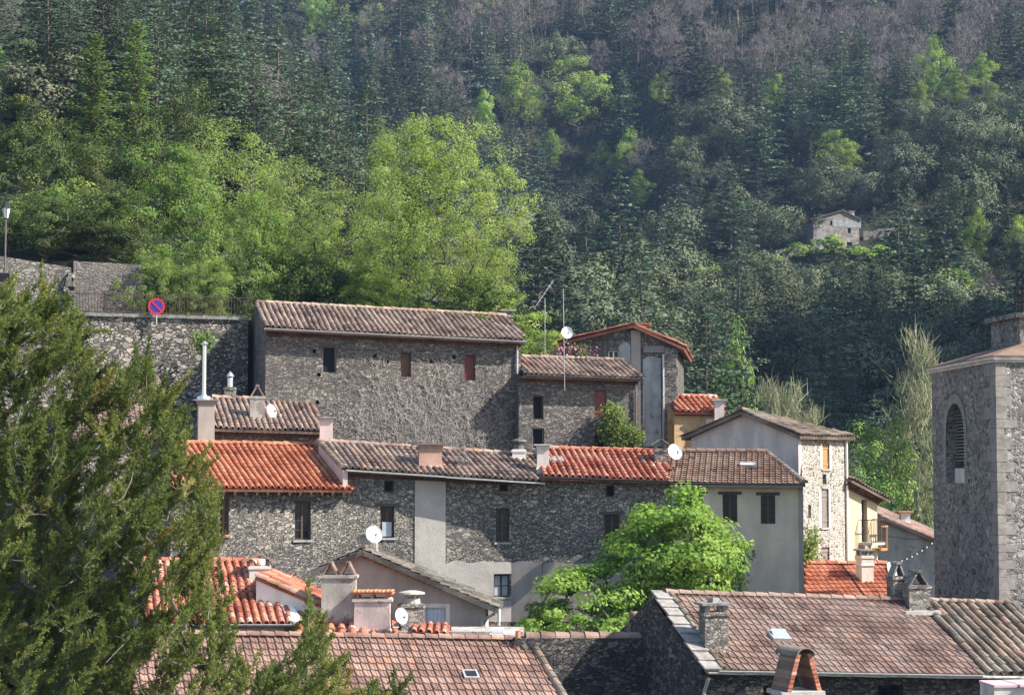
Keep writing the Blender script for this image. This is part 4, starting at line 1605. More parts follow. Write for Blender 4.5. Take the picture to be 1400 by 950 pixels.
# ---- church tower
c0 = P(1363, 600, 58)
far = P(1275, 600, 65.0)
plL = Plane((far.x, far.y), (c0.x, c0.y))
th = R(15)
r1 = c0 + Vector((math.cos(th), math.sin(th), 0)) * 6.2
plR = Plane((c0.x, c0.y), (r1.x, r1.y))
T = thing("church_tower", "square stone church tower with a tall louvred arch and bell cage on top", "church tower", (c0.x + 2.4, c0.y + 3, -12))
zt = zpx(c0.x, c0.y, 494)
s0, s1, z0, z1 = plL.rect(1294, 551, 1318.5, 661)
rA = (s1 - s0) / 2
zs = z1 - rA
m = MB()
L = plL.L
for a, b, c, d in ((0, s0, -12, zt), (s1, L, -12, zt), (s0, s1, -12, z0)):
    m.face([plL.at(a, c), plL.at(b, c), plL.at(b, d), plL.at(a, d)])
NA = 14
arc = [(s0 + rA - rA * math.cos(math.pi * k / NA), zs + rA * math.sin(math.pi * k / NA)) for k in range(NA + 1)]
for (a, za), (b, zb) in zip(arc, arc[1:]):
    m.face([plL.at(a, za), plL.at(b, zb), plL.at(b, zt), plL.at(a, zt)])
    m.face([plL.at(a, za), plL.at(a, za, -.9), plL.at(b, zb, -.9), plL.at(b, zb)])
m.face([plL.at(s0, z0), plL.at(s0, zs), plL.at(s0, zs, -.9), plL.at(s0, z0, -.9)])
m.face([plL.at(s1, z0), plL.at(s1, z0, -.9), plL.at(s1, zs, -.9), plL.at(s1, zs)])
m.face([plL.at(s0, z0), plL.at(s0, z0, -.9), plL.at(s1, z0, -.9), plL.at(s1, z0)])
m.face([plR.at(0, -12), plR.at(plR.L, -12), plR.at(plR.L, zt), plR.at(0, zt)])
bv = plR.at(plR.L, 0) + (far - c0) * 1.0
bv.z = 0
fz = Vector((far.x, far.y, 0))
m.face([V3(plR.at(plR.L, 0), -12), V3(bv, -12), V3(bv, zt), V3(plR.at(plR.L, 0), zt)])
m.face([V3(bv, -12), V3(fz, -12), V3(fz, zt), V3(bv, zt)])
m.build("wall", "stone_church", T)
# arch stones, louvres
m = MB()
for (a, za), (b, zb) in zip(arc, arc[1:]):
    e = .3
    ca, cb = Vector((a - s0 - rA, za - zs)), Vector((b - s0 - rA, zb - zs))
    ca2, cb2 = ca * (1 + e / rA), cb * (1 + e / rA)
    cx = s0 + rA
    m.face([plL.at(cx + ca.x, zs + ca.y, .02), plL.at(cx + cb.x, zs + cb.y, .02), plL.at(cx + cb2.x, zs + cb2.y, .02), plL.at(cx + ca2.x, zs + ca2.y, .02)], rnd.random())
for k in range(8):
    zz = z0 + (zs - z0) * k / 8
    w = .28 if k % 2 else .42
    for a, b in ((s0 - w, s0), (s1, s1 + w)):
        d = zz + (zs - z0) / 8 - .02
        m.face([plL.at(a, zz, .02), plL.at(b, zz, .02), plL.at(b, d, .02), plL.at(a, d, .02)])
m.build("arch_surround", "quoin_stone", T)
m = MB()
for k in range(15):
    zz = z0 + .75 + (zs + rA * .6 - z0 - .75) * k / 14
    m.hull8([plL.at(s0 + .02, zz, -.3), plL.at(s1 - .02, zz, -.3), plL.at(s1 - .02, zz + .08, -.6), plL.at(s0 + .02, zz + .08, -.6)],
            [plL.at(s0 + .02, zz + .03, -.3), plL.at(s1 - .02, zz + .03, -.3), plL.at(s1 - .02, zz + .11, -.6), plL.at(s0 + .02, zz + .11, -.6)])
m.build("louvres", "slate", T)
m = MB()
m.face([plL.at(s0, z0, -.8), plL.at(s1, z0, -.8), plL.at(s1, z1, -.8), plL.at(s0, z1, -.8)])
m.build("louvre_dark_fill", "dark_inside", T)  # near-black sheet stands for the darkness inside the bell chamber
m = MB()
m.box(plL.at((s0 + s1) / 2, z0 + .01, -.4), (s1 - s0 - .05, .3, .5), plL.rz, .95)
m.build("sill_block", "plaster_pale", T)
m = MB()
zz, k = -12.0, 0
while zz < zt - .1:
    h = min(rnd.uniform(.24, .4), zt - .03 - zz)
    if h < .1:
        break
    a, b = (.62, .3) if k % 2 else (.3, .6)
    a, b = a * rnd.uniform(.8, 1.25), b * rnd.uniform(.8, 1.2)
    o = rnd.uniform(.008, .03)
    e0 = plL.at(plL.L, 0, 0) + (plL.n + plR.n).normalized() * o * 1.3
    f0, f1 = plL.at(plL.L - a * 1.6, 0, o), plR.at(b, 0, o)
    i0, i1 = plL.at(plL.L - a * 1.6, 0, -.1), plR.at(b, 0, -.1)
    q = [f0, e0, f1, i1, i0]
    m.face([V3(p, zz + .012) for p in q][::-1])
    m.face([V3(p, zz + h) for p in q])
    for u_ in range(5):
        p, r = q[u_], q[(u_ + 1) % 5]
        m.face([V3(p, zz + .012), V3(r, zz + .012), V3(r, zz + h), V3(p, zz + h)])
    zz += h
    k += 1
m.build("quoins", "quoin_stone", T)
# cornice
m = MB()
corners = [fz, V3(c0, 0), V3(plR.at(plR.L, 0), 0), bv]
ctr = sum(corners, Vector()) / 4
for z, o0, h in ((zt - .02, .05, .08), (zt + .06, .15, .1)):
    q = [c + (c - ctr).normalized() * o0 * 1.45 for c in corners]
    m.hull8([V3(c, z) for c in q], [V3(c, z + h) for c in q])
m.build("cornice", "plaster_pale", T)
m = MB()
q = [c + (c - ctr).normalized() * .3 for c in corners]
ap = ctr + Vector((0, 0, zt + 1.15))
for k in range(4):
    a, b = q[k], q[(k + 1) % 4]
    m.face([V3(a, zt + .17), V3(b, zt + .17), ap])
m.build("roof", "tile_darkbrown", T)
m = MB()
lc = Vector((P(1378, 600, 61.5).x + 1.25, 61.8, zt + .3))
m.box(lc, (2.5, 2.5, 1.25), .12)
m.box(lc + Vector((0, 0, 1.25)), (2.85, 2.85, .16), .12)
bc = m.build("bell_base", "stone_church", T)
m = MB()
bz = lc + Vector((0, 0, 1.41))
for k in range(12):
    an = 2 * math.pi * k / 12
    p = [bz + Vector((math.cos(an) * r, math.sin(an) * r, z)) for r, z in ((.85, 0), (.85, .9), (.7, 1.3), (.35, 1.7), (0, 1.9))]
    m.tube(p, .03, 5)
for z, r in ((.45, .85), (.9, .85)):
    m.tube([bz + Vector((math.cos(a * .2618) * r, math.sin(a * .2618) * r, z)) for a in range(25)], .025, 5)
m.build("bell_cage", "iron", bc)
m = MB()
m.lathe(bz + Vector((0, 0, .3)), [(.4, 0), (.36, .12), (.24, .45), (.18, .62), (.05, .7)], 16)
m.build("bell", "rust_iron", bc)

# ---- foreground right house
pl = Plane(plan(957, 49.6), (plan(957, 49.6)[0] + 11.4 * math.cos(R(18)), 49.6 + 11.4 * math.sin(R(18))))
T = thing("stone_house", "near stone house with a broad weathered pink-brown tiled roof and slate-edged gable", "house", pl.at(0, -9))
rf = mkroof(pl, .0, pl.L, .4, 916, 925, 25)
FR_rf = rf
rl = rf.ab(rf.hit(899, 812))
rr = rf.ab(rf.hit(1330, 823))
bm = (rl[1] + rr[1]) / 2
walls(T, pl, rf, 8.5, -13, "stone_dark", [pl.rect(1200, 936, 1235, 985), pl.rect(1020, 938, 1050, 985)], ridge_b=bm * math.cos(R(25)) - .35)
asp = rf.ab(rf.hit(1344, 921))[0]
m = MB()
rg = random.Random(121)
flat_tiles(m, rf, [(.42, 0), (asp, 0), (asp, bm), (.42, bm)], rg=rg, pitch=.21, row=.31, odd=.015)
slab(m, rf, [(0, 0), (rf.len, 0), (rf.len, bm), (0, bm)])
dz = Vector((0, 0, -4.2 * math.tan(R(25))))
q = [rf.pt(0, bm), rf.pt(rf.len, bm), rf.pt(rf.len, bm) + rf.back * 4.2 + dz, rf.pt(0, bm) + rf.back * 4.2 + dz]
m.hull8([p - Vector((0, 0, .1)) for p in q], q, .4)
ro = m.build("roof", "tile_pinkbrown", T)
m = MB()
canal(m, rf, [(asp + .02, 0), (rf.len, 0), (rf.len, bm), (asp + .02, bm)], rg=rg, pitch=.3, row=.4, rad=.11)
m.build("canal_tile_patch", "tile_lichen", ro)
m = MB()
ridge_tiles(m, rf.pt(.3, bm, .02), rf.pt(rf.len, bm, .02), .1, .4, rg, 0.3, .8)
m.build("ridge_tiles", "tile_pinkbrown", ro)
m = MB()
n = 9
for k in range(n):
    b0, b1 = -.08 + (bm + .1) * k / n, -.08 + (bm + .1) * (k + 1) / n + .08
    a0, a1 = -.12 + rg.uniform(-.03, .03), .36 + rg.uniform(-.03, .03)
    q = [rf.pt(a0, b0, .1), rf.pt(a1, b0, .1), rf.pt(a1, b1, .05), rf.pt(a0, b1, .05)]
    m.hull8([p - rf.n * .05 for p in q], q)
m.build("slate_verge", "slate_verge", ro)
m = MB()
ridge_tiles(m, rf.pt(.43, 0, .03), rf.pt(.43, bm, .03), .09, .36, rg, 0, .5)
m.build("verge_tiles", "tile_lichen", ro)
m = MB()
for k in range(11):
    a0 = rf.len * k / 11
    q = [rf.pt(a0, -.1, -.01), rf.pt(a0 + rf.len / 11 - .01, -.1, -.01 + rg.uniform(-.02, .02)), rf.pt(a0 + rf.len / 11 - .01, .12, .01), rf.pt(a0, .12, .01)]
    m.hull8([p - rf.n * .04 for p in q], q)
m.build("eave_slabs", "slate_pale", ro)
gutter(T, rf, .3, asp - .1, "zinc")
on_roof_chimney(T, rf, 960, 994, 822, 891, style="slab", mat="stone_chimney", rz=.2, capmat="slate", d=.6, label="square stone stack with a stone on its slab cap")
skylight(T, rf, 1069, 878, .55, .45, tilt=.1)
skylight_pt = rf.hit(1069, 878)
# double stone chimney on the ridge
pb = rf.hit(1253, 834)
chimney(T, pb + Vector((0.05, .3, -.05)), .68, .6, .78, "tent", "stone_chimney", .2, "stone_chimney", sink=.5, label="stone stack with a hooded stone cap on the ridge")
chimney(T, pb + Vector((-.42, .75, 0.1)), .42, .5, .85, "tent", "stone_chimney", .2, "slate", sink=.6, label="darker narrow stack joined to the hooded one")
m = MB()
m.box(pb + Vector((.05, .2, -.12)), (1.1, 1.0, .12), .2)
m.build("flashing", "concrete", T)
p = P(866, 845, 54.5)
m = MB()
m.lathe(p - Vector((0, 0, .9)), [(.2, 0), (.17, .75), (.12, .8), (.13, 1.05), (.1, 1.1)], 12)
m.build("chimney_pot", "tile_darkbrown", T)
pipe(T, [pl.at(.05, zpx(0, 49.6, 925), .35), pl.at(.03, zpx(0, 49.6, 945), .1), pl.at(.03, -12, .1)], .05)

# ---- hooded chimney in the nearest foreground, and its house below the picture
p = P(1088, 944, 45.5)
T = thing("low_house", "stub of a near house carrying a big orange-tiled hooded chimney, at the lower edge", "house", (p.x, p.y, -13))
m = MB()
m.box((p.x, p.y + 1.0, -13), (3.4, 3.0, 13 + p.z - 1.3), .12)
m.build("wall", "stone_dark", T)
m = MB()
m.box((p.x, p.y, p.z - 1.35), (.95, .8, 1.3), .25)
m.box((p.x, p.y, p.z - .07), (1.12, .95, .1), .25)
ch = m.build("chimney", "concrete", T)
m = MB()
ca, sa = math.cos(.4), math.sin(.4)


def LL(x, y, z):
    return Vector((p.x + x * ca - y * sa, p.y + x * sa + y * ca, p.z + .03 + z))


for s in (-1, 1):
    for k in range(9):
        z0, z1 = k * .1, k * .1 + .095
        x0, x1 = .42 - .28 * z0 / .92, .42 - .28 * z1 / .92
        m.hull8([LL(s * x0 - .055, -.36, z0), LL(s * x0 + .055, -.36, z0), LL(s * x0 + .055, .36, z0), LL(s * x0 - .055, .36, z0)],
                [LL(s * x1 - .055, -.36, z1), LL(s * x1 + .055, -.36, z1), LL(s * x1 + .055, .36, z1), LL(s * x1 - .055, .36, z1)], rnd.random())
m.build("chimney_hood", "tile_darkbrown", ch)  # hood sides coloured dark for their shade; front edges stay orange
for s in (-1, 1):
    m = MB()
    for k in range(9):
        za, zb = k * .1, k * .1 + .085
        xa, xb = .42 - .28 * za / .92, .42 - .28 * zb / .92
        m.hull8([LL(s * xa - .06, -.4, za), LL(s * xa + .06, -.4, za), LL(s * xa + .06, -.365, za), LL(s * xa - .06, -.365, za)],
                [LL(s * xb - .06, -.4, zb), LL(s * xb + .06, -.4, zb), LL(s * xb + .06, -.365, zb), LL(s * xb - .06, -.365, zb)], rnd.random())
    m.build("hood_edge", "tile_red", ch)
m = MB()
rad = .27
ar = [(math.cos(math.pi * k / 10), math.sin(math.pi * k / 10)) for k in range(11)]
for (x0, y0), (x1, y1) in zip(ar, ar[1:]):
    for r, fl in ((rad, False), (rad - .03, True)):
        m.face([LL(x0 * r, -.5, .84 + y0 * r * .75), LL(x1 * r, -.5, .84 + y1 * r * .75), LL(x1 * r, .5, .84 + y1 * r * .75), LL(x0 * r, .5, .84 + y0 * r * .75)], .5, fl)
    r2 = rad - .03
    m.face([LL(x0 * rad, -.5, .84 + y0 * rad * .75), LL(x1 * rad, -.5, .84 + y1 * rad * .75), LL(x1 * r2, -.5, .84 + y1 * r2 * .75), LL(x0 * r2, -.5, .84 + y0 * r2 * .75)])
m.build("chimney_cap", "tile_lichen", ch)
p = P(1385, 936, 47)
m = MB()
m.box((p.x + .4, p.y + .5, -13), (1.9, 1.0, 13 + p.z - .05), .1)
o = m.build("low_wall", "plaster_pale")
tag(o, "pale wall top under a pink sheet in the lower right corner", "wall")
m = MB()
for k in range(3):
    m.box((p.x - .25 + k * .62, p.y + .45, p.z - .05 + .015 * k), (.61, 1.1, .06), .1 + .04 * k)
m.build("cover_sheet", "pink_sheet", o)

# ---- dark garden wall between the near houses
pl = Plane(plan(706, 52.8), plan(900, 53.6))
zl, zr = zpx(pl.at(0, 0).x, pl.at(0, 0).y, 872), zpx(pl.at(pl.L, 0).x, pl.at(pl.L, 0).y, 872)
T = thing("garden_wall", "dark shaded stone wall topped with clay coping tiles between the two near roofs", "wall", pl.at(0, -9))
m = MB()
panel(m, pl, 0, pl.L, -13, zl, zr)
A, B = pl.at(0, 0), pl.at(pl.L, 0)
bk = -pl.n * .5
m.face([V3(B + bk, -13), V3(A + bk, -13), V3(A + bk, zl), V3(B + bk, zr)])
m.face([V3(A, zl), V3(B, zr), V3(B + bk, zr), V3(A + bk, zl)])
m.face([V3(A + bk, -13), V3(A, -13), V3(A, zl), V3(A + bk, zl)])
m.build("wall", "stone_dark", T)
m = MB()
ridge_tiles(m, V3(A + bk * .5 + pl.u * .3, zl - .05), V3(B + bk * .5, zr - .05), .2, .42, random.Random(4), .3, 1)
m.build("coping_tiles", "tile_pinkbrown", T)

# ---- foreground roof, lower left
rf = Roof(P(150, 1012, 45.7), P(806, 1012, 49.2), R(26))
T = thing("tiled_house", "near house of which only the broad reddish-brown tiled roof with a glass tile shows", "house", rf.eL - Vector((0, 0, 6)))
BL_rf = rf
rl, rr = rf.ab(rf.hit(200, 867)), rf.ab(rf.hit(724, 875))
bm = (rl[1] + rr[1]) / 2
o, poly = tiled_roof(T, rf, None, None, "flat", "tile_brown", seed=131, rear=3, odd=.02, poly=[(0, 0), (rf.len, 0), (rr[0], bm), (rl[0], bm)], pitch=.215, row=.33)
m = MB()
ridge_tiles(m, rf.pt(*poly[1]), rf.pt(*poly[2]), .12, .37, lift=.02)
m.build("verge_tiles", "tile_lichen", o)
skylight(T, rf, 645, 931, .42, .4, "glass_dark", "zinc")
m = MB()
a, b = rf.pt(.3, .3, -.1), rf.pt(rf.len - .3, .3, -.1)
c, d = a + rf.back * 6, b + rf.back * 6
m.hull8([V3(x, -13) for x in (a, b, d, c)], [V3(a, a.z - .1), V3(b, b.z - .1), V3(d, b.z - .1), V3(c, a.z - .1)])
m.build("wall", "stone_row", T)
p = rf.hit(708, 888)
m = MB()
m.lathe(p + Vector((0, .1, -.1)), [(.14, 0), (.13, .2), (.08, .26), (.07, .6), (.085, .62)], 12)
m.build("vent_pipe", "terracotta", T)

# ---- grey gable house in the lower middle
pl = Plane(plan(446, 60.4), plan(664, 60.2))
T = thing("gable_house", "grey-mauve plastered gable house with thick stone slab eaves, in front of the row", "house", pl.at(0, -8))
holes = [pl.rect(582, 830, 609, 868)]
rl, rr, ro = gable_house(T, pl, (497, 750), 772, 822, 1.8, -11, "plaster_taupe", "lauze", holes, over=.38, side=.45, style="flat", seed=141, pitch=.34, row=.34, thick=.16, side_mat="plaster_white")
window(T, pl, holes[0], "shutter", "wood_blue", label="pale blue-grey shutters in a light frame")
m = MB()
h = holes[0]
for a, b, c, d in ((h[0] - .15, h[0], h[2], h[3] + .12), (h[1], h[1] + .15, h[2], h[3] + .12), (h[0], h[1], h[3], h[3] + .12)):
    m.face([pl.at(a, c, .012), pl.at(b, c, .012), pl.at(b, d, .012), pl.at(a, d, .012)])
m.build("window_surround", "plaster_pale", T)
# tile-edge band under the rake
sa, za = pl.hit(497, 750)
m = MB()
zr_ = zpx(pl.at(pl.L, 0).x, pl.at(pl.L, 0).y, 822)
n = 24
for k in range(n):
    s0, s1 = sa + (pl.L + .3 - sa) * k / n, sa + (pl.L + .3 - sa) * (k + 1) / n - .01
    zz = za + (zr_ - za) * (k + .5) / n - .28
    m.box(pl.at((s0 + s1) / 2, zz, .12), (s1 - s0, .22, .09), pl.rz, 1, rnd.random())
m.build("eave_cornice", "genoise", T)
pts = [pl.at(pl.L + .3, zr_ - .35, .25), pl.at(pl.L - .1, zr_ - .6, .1), pl.at(pl.L - .1, -10, .1)]
pipe(T, pts, .045, "zinc")
q = pl.at(pl.L + .42, zr_ - .25, -.2)
pipe(T, [q, q + Vector((.0, 0, -3.5))], .05, "white_paint")
p = pl.at(sa + .05, za - .15, -1.2)
chimney(T, p, .52, .5, .55, "flat", "plaster_taupe", pl.rz, "slate", label="short square stack on the ridge behind the dish")
dish(511, 731, 59.7, .29, "white dish on the ridge of the grey-mauve gable house", aim=(.3, -.85, .35), down=.42)

# ---- low block carrying the cluster of chimneys
p0, p1 = P(436, 862, 56.6), P(716, 866, 56.2)
T = thing("lean_to", "low building with three odd chimneys in a row, before the grey-mauve gable", "building", ((p0.x + p1.x) / 2, 57, -11))
m = MB()
m.box(((p0.x + p1.x) / 2, 57.3, -11), (p1.x - p0.x, 1.7, 11 + p0.z), -.03)
m.build("wall", "plaster_worn", T)
m = MB()
rfl = Roof(P(560, 866, 56.3), P(612, 868, 56.3), R(14))
canal(m, rfl, [(0, 0), (rfl.len, 0), (rfl.len, .9), (0, .9)], rg=random.Random(8))
slab(m, rfl, [(0, 0), (rfl.len, 0), (rfl.len, .9), (0, .9)], .3)
m.build("roof", "tile_red", T)
k = 57 / F


def stack(x0, x1, y0, y1, Y, **kw):
    b = P((x0 + x1) / 2, y1, Y)
    w = (x1 - x0) * Y / F
    cap = {"tent": .4, "twin": .4, "tiled": .25, "pot": .38, "gable": .36, "flat": .06, "slab": .3}[kw["style"]]
    return chimney(T, b, w, kw.pop("d", w * .85), (y1 - y0) * Y / F - cap, **kw)


o = stack(440, 487, 768, 862, 57.2, style="twin", mat="plaster_worn", capmat="tile_pinkbrown", rz=0, d=.7, label="tall grey stack with leaning tile hoods")
stack(485, 535, 806, 862, 56.8, style="tiled", mat="plaster_pinkworn", capmat="terracotta", rz=-.03, d=.7, label="wide pale pink stack under a small tiled roof")
stack(547, 578, 808, 862, 57.0, style="pot", mat="stone_chimney", capmat="slate_pale", rz=.2, d=.65, label="stone stack capped with rough slabs")
dish(548, 842, 56.2, .25, "white dish hanging beside the wide pink chimney low in the middle", aim=(.5, -.8, .25), squash=.85, down=.3)
p = P(690, 868, 54.6)
m = MB()
m.box((p.x - .05, p.y, p.z - .25), (.75, .4, .34), 0)
m.box((p.x - .2, p.y, p.z + .08), (.35, .4, .12), 0)
m.build("parapet_block", "white_paint", T)

# ---- red roofs at the lower left
rf = Roof(P(190, 853, 55.4), P(402, 853, 56.6), R(22))
T = thing("tiled_house", "low house with a patched red canal-tile roof and white flashing, behind the yew tips", "house", rf.eL - Vector((0, 0, 4)))
o, poly = tiled_roof(T, rf, (196, 767), (352, 768), "canal", "tile_red", seed=151, rear=2.5, pitch=.24, rad=.088, row=.34, odd=.15)
m = MB()
a, b = rf.pt(.25, .25), rf.pt(rf.len - .25, .25)
c, d = a + rf.back * 6, b + rf.back * 6
m.hull8([V3(x, -11) for x in (a, b, d, c)], [V3(a, a.z - .12), V3(b, b.z - .12), V3(d, b.z - .12), V3(c, a.z - .12)])
m.build("wall", "plaster_worn", T)
gutter(T, rf, 0, rf.len)
on_roof_chimney(T, rf, 338, 367, 758, 797, style="gable", mat="plaster_pale", capmat="tile_pinkbrown", rz=.2, d=.6, label="pale stack with a small gabled tile cap")
m = MB()
a, b = poly[1], poly[2]
q = [rf.pt(a[0] - .12, a[1], .1), rf.pt(a[0] + .25, a[1], .1), rf.pt(b[0] + .25, b[1], .1), rf.pt(b[0] - .12, b[1], .1)]
m.hull8([x - rf.n * .16 for x in q], q)
m.build("flashing", "white_paint", o)
p = P(296, 768, 60.5)
chimney(T, p, .55, .5, .8, "flat", "stone_chimney", .2, "terracotta", sink=2.0, label="squat stone stack against the rubble wall")

pl = Plane(plan(352, 57.6), plan(528, 57.4))
T = thing("plastered_house", "small house with a white plaster half gable under a sloping clay verge", "house", pl.at(0, -8))
zl, zr = pl.hit(360, 787)[1], pl.hit(528, 864)[1]
m = MB()
panel(m, pl, 0, pl.L, -11, zl - .08, zr - .08)
A, B = pl.at(0, 0), pl.at(pl.L, 0)
bk = -pl.n * 2.6
m.face([V3(A + bk, -11), V3(A, -11), V3(A, zl - .08), V3(A + bk, zl - .08)])
m.face([V3(B, -11), V3(B + bk, -11), V3(B + bk, zr - .08), V3(B, zr - .08)])
m.face([V3(B + bk, -11), V3(A + bk, -11), V3(A + bk, zl - .08), V3(B + bk, zr - .08)])
m.build("wall", "plaster_white", T)
sl = math.atan2(zl - zr, pl.L)
bm = pl.L / math.cos(sl)
rf = Roof(V3(B + pl.n * .05, zr), V3(B + bk, zr), sl)
poly = [(0, 0), (rf.len, 0), (rf.len, bm), (0, bm)]
m = MB()
canal(m, rf, poly, rg=random.Random(161), pitch=.26, rad=.1)
slab(m, rf, poly)
o = m.build("roof", "tile_red", T)
m = MB()
ridge_tiles(m, rf.pt(.0, 0, .0), rf.pt(.0, bm, .0), .12, .4, random.Random(2), .9, 1)
m.build("verge_tiles", "tile_pinkbrown", o)
rf = Roof(P(400, 872, 55.9), P(548, 872, 56.2), R(20))
rl, rr = rf.ab(rf.hit(404, 838)), rf.ab(rf.hit(492, 842))
bm = (rl[1] + rr[1]) / 2
m = MB()
poly = [(0, 0), (rf.len, 0), (rr[0], bm), (rl[0], bm)]
canal(m, rf, poly, rg=random.Random(162), pitch=.3, rad=.115, row=.4)
slab(m, rf, poly)
o2 = m.build("lean_to_roof", "tile_red", T)
m = MB()
m.box((P(474, 872, 56.3).x, 56.75, -11), (3.0, .9, 11 + rf.eL.z - .05), 0)
m.build("lower_wall", "plaster_worn", T)

# ---- orange roof, lower right
rf = Roof(P(1101, 850, 66.6), P(1226, 850, 67.2), R(23))
T = thing("tiled_house", "small house with a bright orange interlocking-tile roof, below the pale rubble wall", "house", rf.eL - Vector((0, 0, 5)))
o, poly = tiled_roof(T, rf, (1102, 771), (1212, 771), "flat", "tile_red", seed=171, rear=3, pitch=.2, row=.33, odd=0)
m = MB()
a, b = rf.pt(.25, .25), rf.pt(rf.len - .25, .25)
c, d = a + rf.back * 5, b + rf.back * 5
m.hull8([V3(x, -11) for x in (a, b, d, c)], [V3(a, a.z - .12), V3(b, b.z - .12), V3(d, b.z - .12), V3(c, a.z - .12)])
m.build("wall", "plaster_pale", T)
m = MB()
a, b = poly[1], poly[2]
q = [rf.pt(a[0] - .02, a[1], .1), rf.pt(a[0] + .35, a[1], .1), rf.pt(b[0] + .3, b[1], .1), rf.pt(b[0] - .02, b[1], .1)]
m.hull8([x - rf.n * .2 for x in q], q)
m.build("verge_render", "plaster_white", o)
p = P(1182, 772, 70.2)
chimney(T, p, .5, .5, .35, "slab", "plaster_pale", .3, "slate", sink=1.2)
m = MB()
m.bar(rf.pt(rf.ab(rf.hit(1170, 800))[0], 0.1, .08), rf.pt(rf.ab(rf.hit(1170, 800))[0], poly[2][1], .08), .035)
m.build("roof_cable", "iron", o)

# ---- terrace: retaining wall, railing, sign, lamp
pl = Plane(plan(-70, 74.7), plan(338, 77.3))
T = thing("retaining_wall", "high rough stone retaining wall under the railed terrace", "wall", pl.at(0, -2))
zl = zpx(pl.at(0, 0).x, pl.at(0, 0).y, 427)
zr = zpx(pl.at(pl.L, 0).x, pl.at(pl.L, 0).y, 438)
RW, RWz = pl, lambda s: zl + (zr - zl) * s / pl_len
pl_len = pl.L
m = MB()
panel(m, pl, 0, pl.L, -3, zl, zr)
A, B = pl.at(0, 0), pl.at(pl.L, 0)
bk = -pl.n * 1.6
m.face([V3(A, zl), V3(B, zr), V3(B + bk, zr), V3(A + bk, zl)])
m.face([V3(B + bk, -3), V3(A + bk, -3), V3(A + bk, zl), V3(B + bk, zr)])
m.face([V3(B, -3), V3(B + bk, -3), V3(B + bk, zr), V3(B, zr)])
m.build("wall", "stone_retaining", T)
m = MB()
n = 14
for k in range(n):
    s0, s1 = pl.L * k / n, pl.L * (k + 1) / n - .02
    m.box(pl.at((s0 + s1) / 2, zl + (zr - zl) * (k + .5) / n - .0, -.2), (s1 - s0, .62, .12 + rnd.uniform(0, .02)), pl.rz)
m.build("coping", "slate", T)

T = thing("iron_railing", "thin iron bar railing along the top of the retaining wall", "railing", pl.at(6, zl))
m = MB()
sa, sb = pl.hit(92, 415)[0], pl.hit(345, 420)[0]
nb = 62
zc = lambda s: zl + (zr - zl) * s / pl_len + .12
for h in (.1, .82):
    m.bar(pl.at(sa, zc(sa) + h, -.25), pl.at(sb, zc(sb) + h, -.25), .035)
for k in range(nb + 1):
    s = sa + (sb - sa) * k / nb
    m.bar(pl.at(s, zc(s) + .1, -.25), pl.at(s, zc(s) + .86, -.25), .02)
m.build("bars", "rust_iron", T)
for k in range(6):
    s = sa + (sb - sa) * k / 5
    m = MB()
    m.bar(pl.at(s, zc(s) - .05, -.25), pl.at(s, zc(s) + .95, -.25), .05)
    m.build("post", "rust_iron", T)

c = P(214, 419, 76.15)
T = thing("road_sign", "round blue no-parking sign with red rim on the terrace railing", "sign", c - Vector((0, -.1, .9)))
nrm = Vector((.12, -1, 0)).normalized()
sx = Vector((nrm.y * -1, nrm.x, 0))


def disc(r0, r1, o, mat, name, par, half=None):
    m = MB()
    n = 28
    for k in range(n):
        a, b = 2 * math.pi * k / n, 2 * math.pi * (k + 1) / n
        q = []
        for r, t in ((r0, a), (r1, a), (r1, b), (r0, b)):
            q.append(c + sx * math.cos(t) * r + Vector((0, 0, math.sin(t) * r)) + nrm * o)
        if r0 == 0:
            q = q[1:]
            q = [c + nrm * o] + q[:2]
        m.face(q)
        m.face([x - nrm * .012 for x in q][::-1])
        m.face([q[-2 if r0 else 1] - nrm * .012, q[-2 if r0 else 2] - nrm * .012, q[-2 if r0 else 2], q[-2 if r0 else 1]])
    return m.build(name, mat, par)


d_ = disc(0, .27, 0, "sign_blue", "sign_plate", T)
disc(.26, .34, .004, "sign_red", "sign_rim", T)
m = MB()
m.bar(c + nrm * .012 - sx * .19 + Vector((0, 0, .19)), c + nrm * .012 + sx * .19 - Vector((0, 0, .19)), .07, .01, nrm)
m.build("sign_slash", "sign_red", T)
m = MB()
m.tube([c - nrm * .03 - Vector((0, 0, .75)), c - nrm * .03 + Vector((0, 0, .3))], .03, 8)
m.build("sign_post", "zinc", T)

p = P(8, 300, 77.6)
base = Vector((p.x, p.y, tzs(p.x, p.y)))
T = thing("street_lamp", "old-style street lantern on a slim dark pole at the left edge", "street lamp", base)
m = MB()
m.lathe(base, [(.12, -.1), (.12, .25), (.07, .5), (.045, .6), (.04, p.z - base.z), (.08, p.z - base.z + .03)], 10)
m.build("pole", "zinc_dark", T, True)
m = MB()
lt = p + Vector((0, 0, .05))
m.lathe(lt, [(.1, 0), (.19, .42), (.18, .42)], 6)
m.build("lamp_glass", "lamp_glass", T)
m = MB()
m.lathe(lt + Vector((0, 0, .42)), [(.23, 0), (.2, .08), (.09, .24), (.03, .3), (.03, .4), (.05, .44), (.02, .75)], 8)
for k in range(6):
    a = math.pi / 3 * k
    m.bar(lt + Vector((math.cos(a) * .105, math.sin(a) * .105, 0)), lt + Vector((math.cos(a) * .2, math.sin(a) * .2, .42)), .018)
m.build("lamp_top", "iron", T)
m = MB()
m.box((base.x - .12, base.y - .06, p.z - 2.6), (.65, .1, .34), 0)
m.build("street_box", "iron", T)

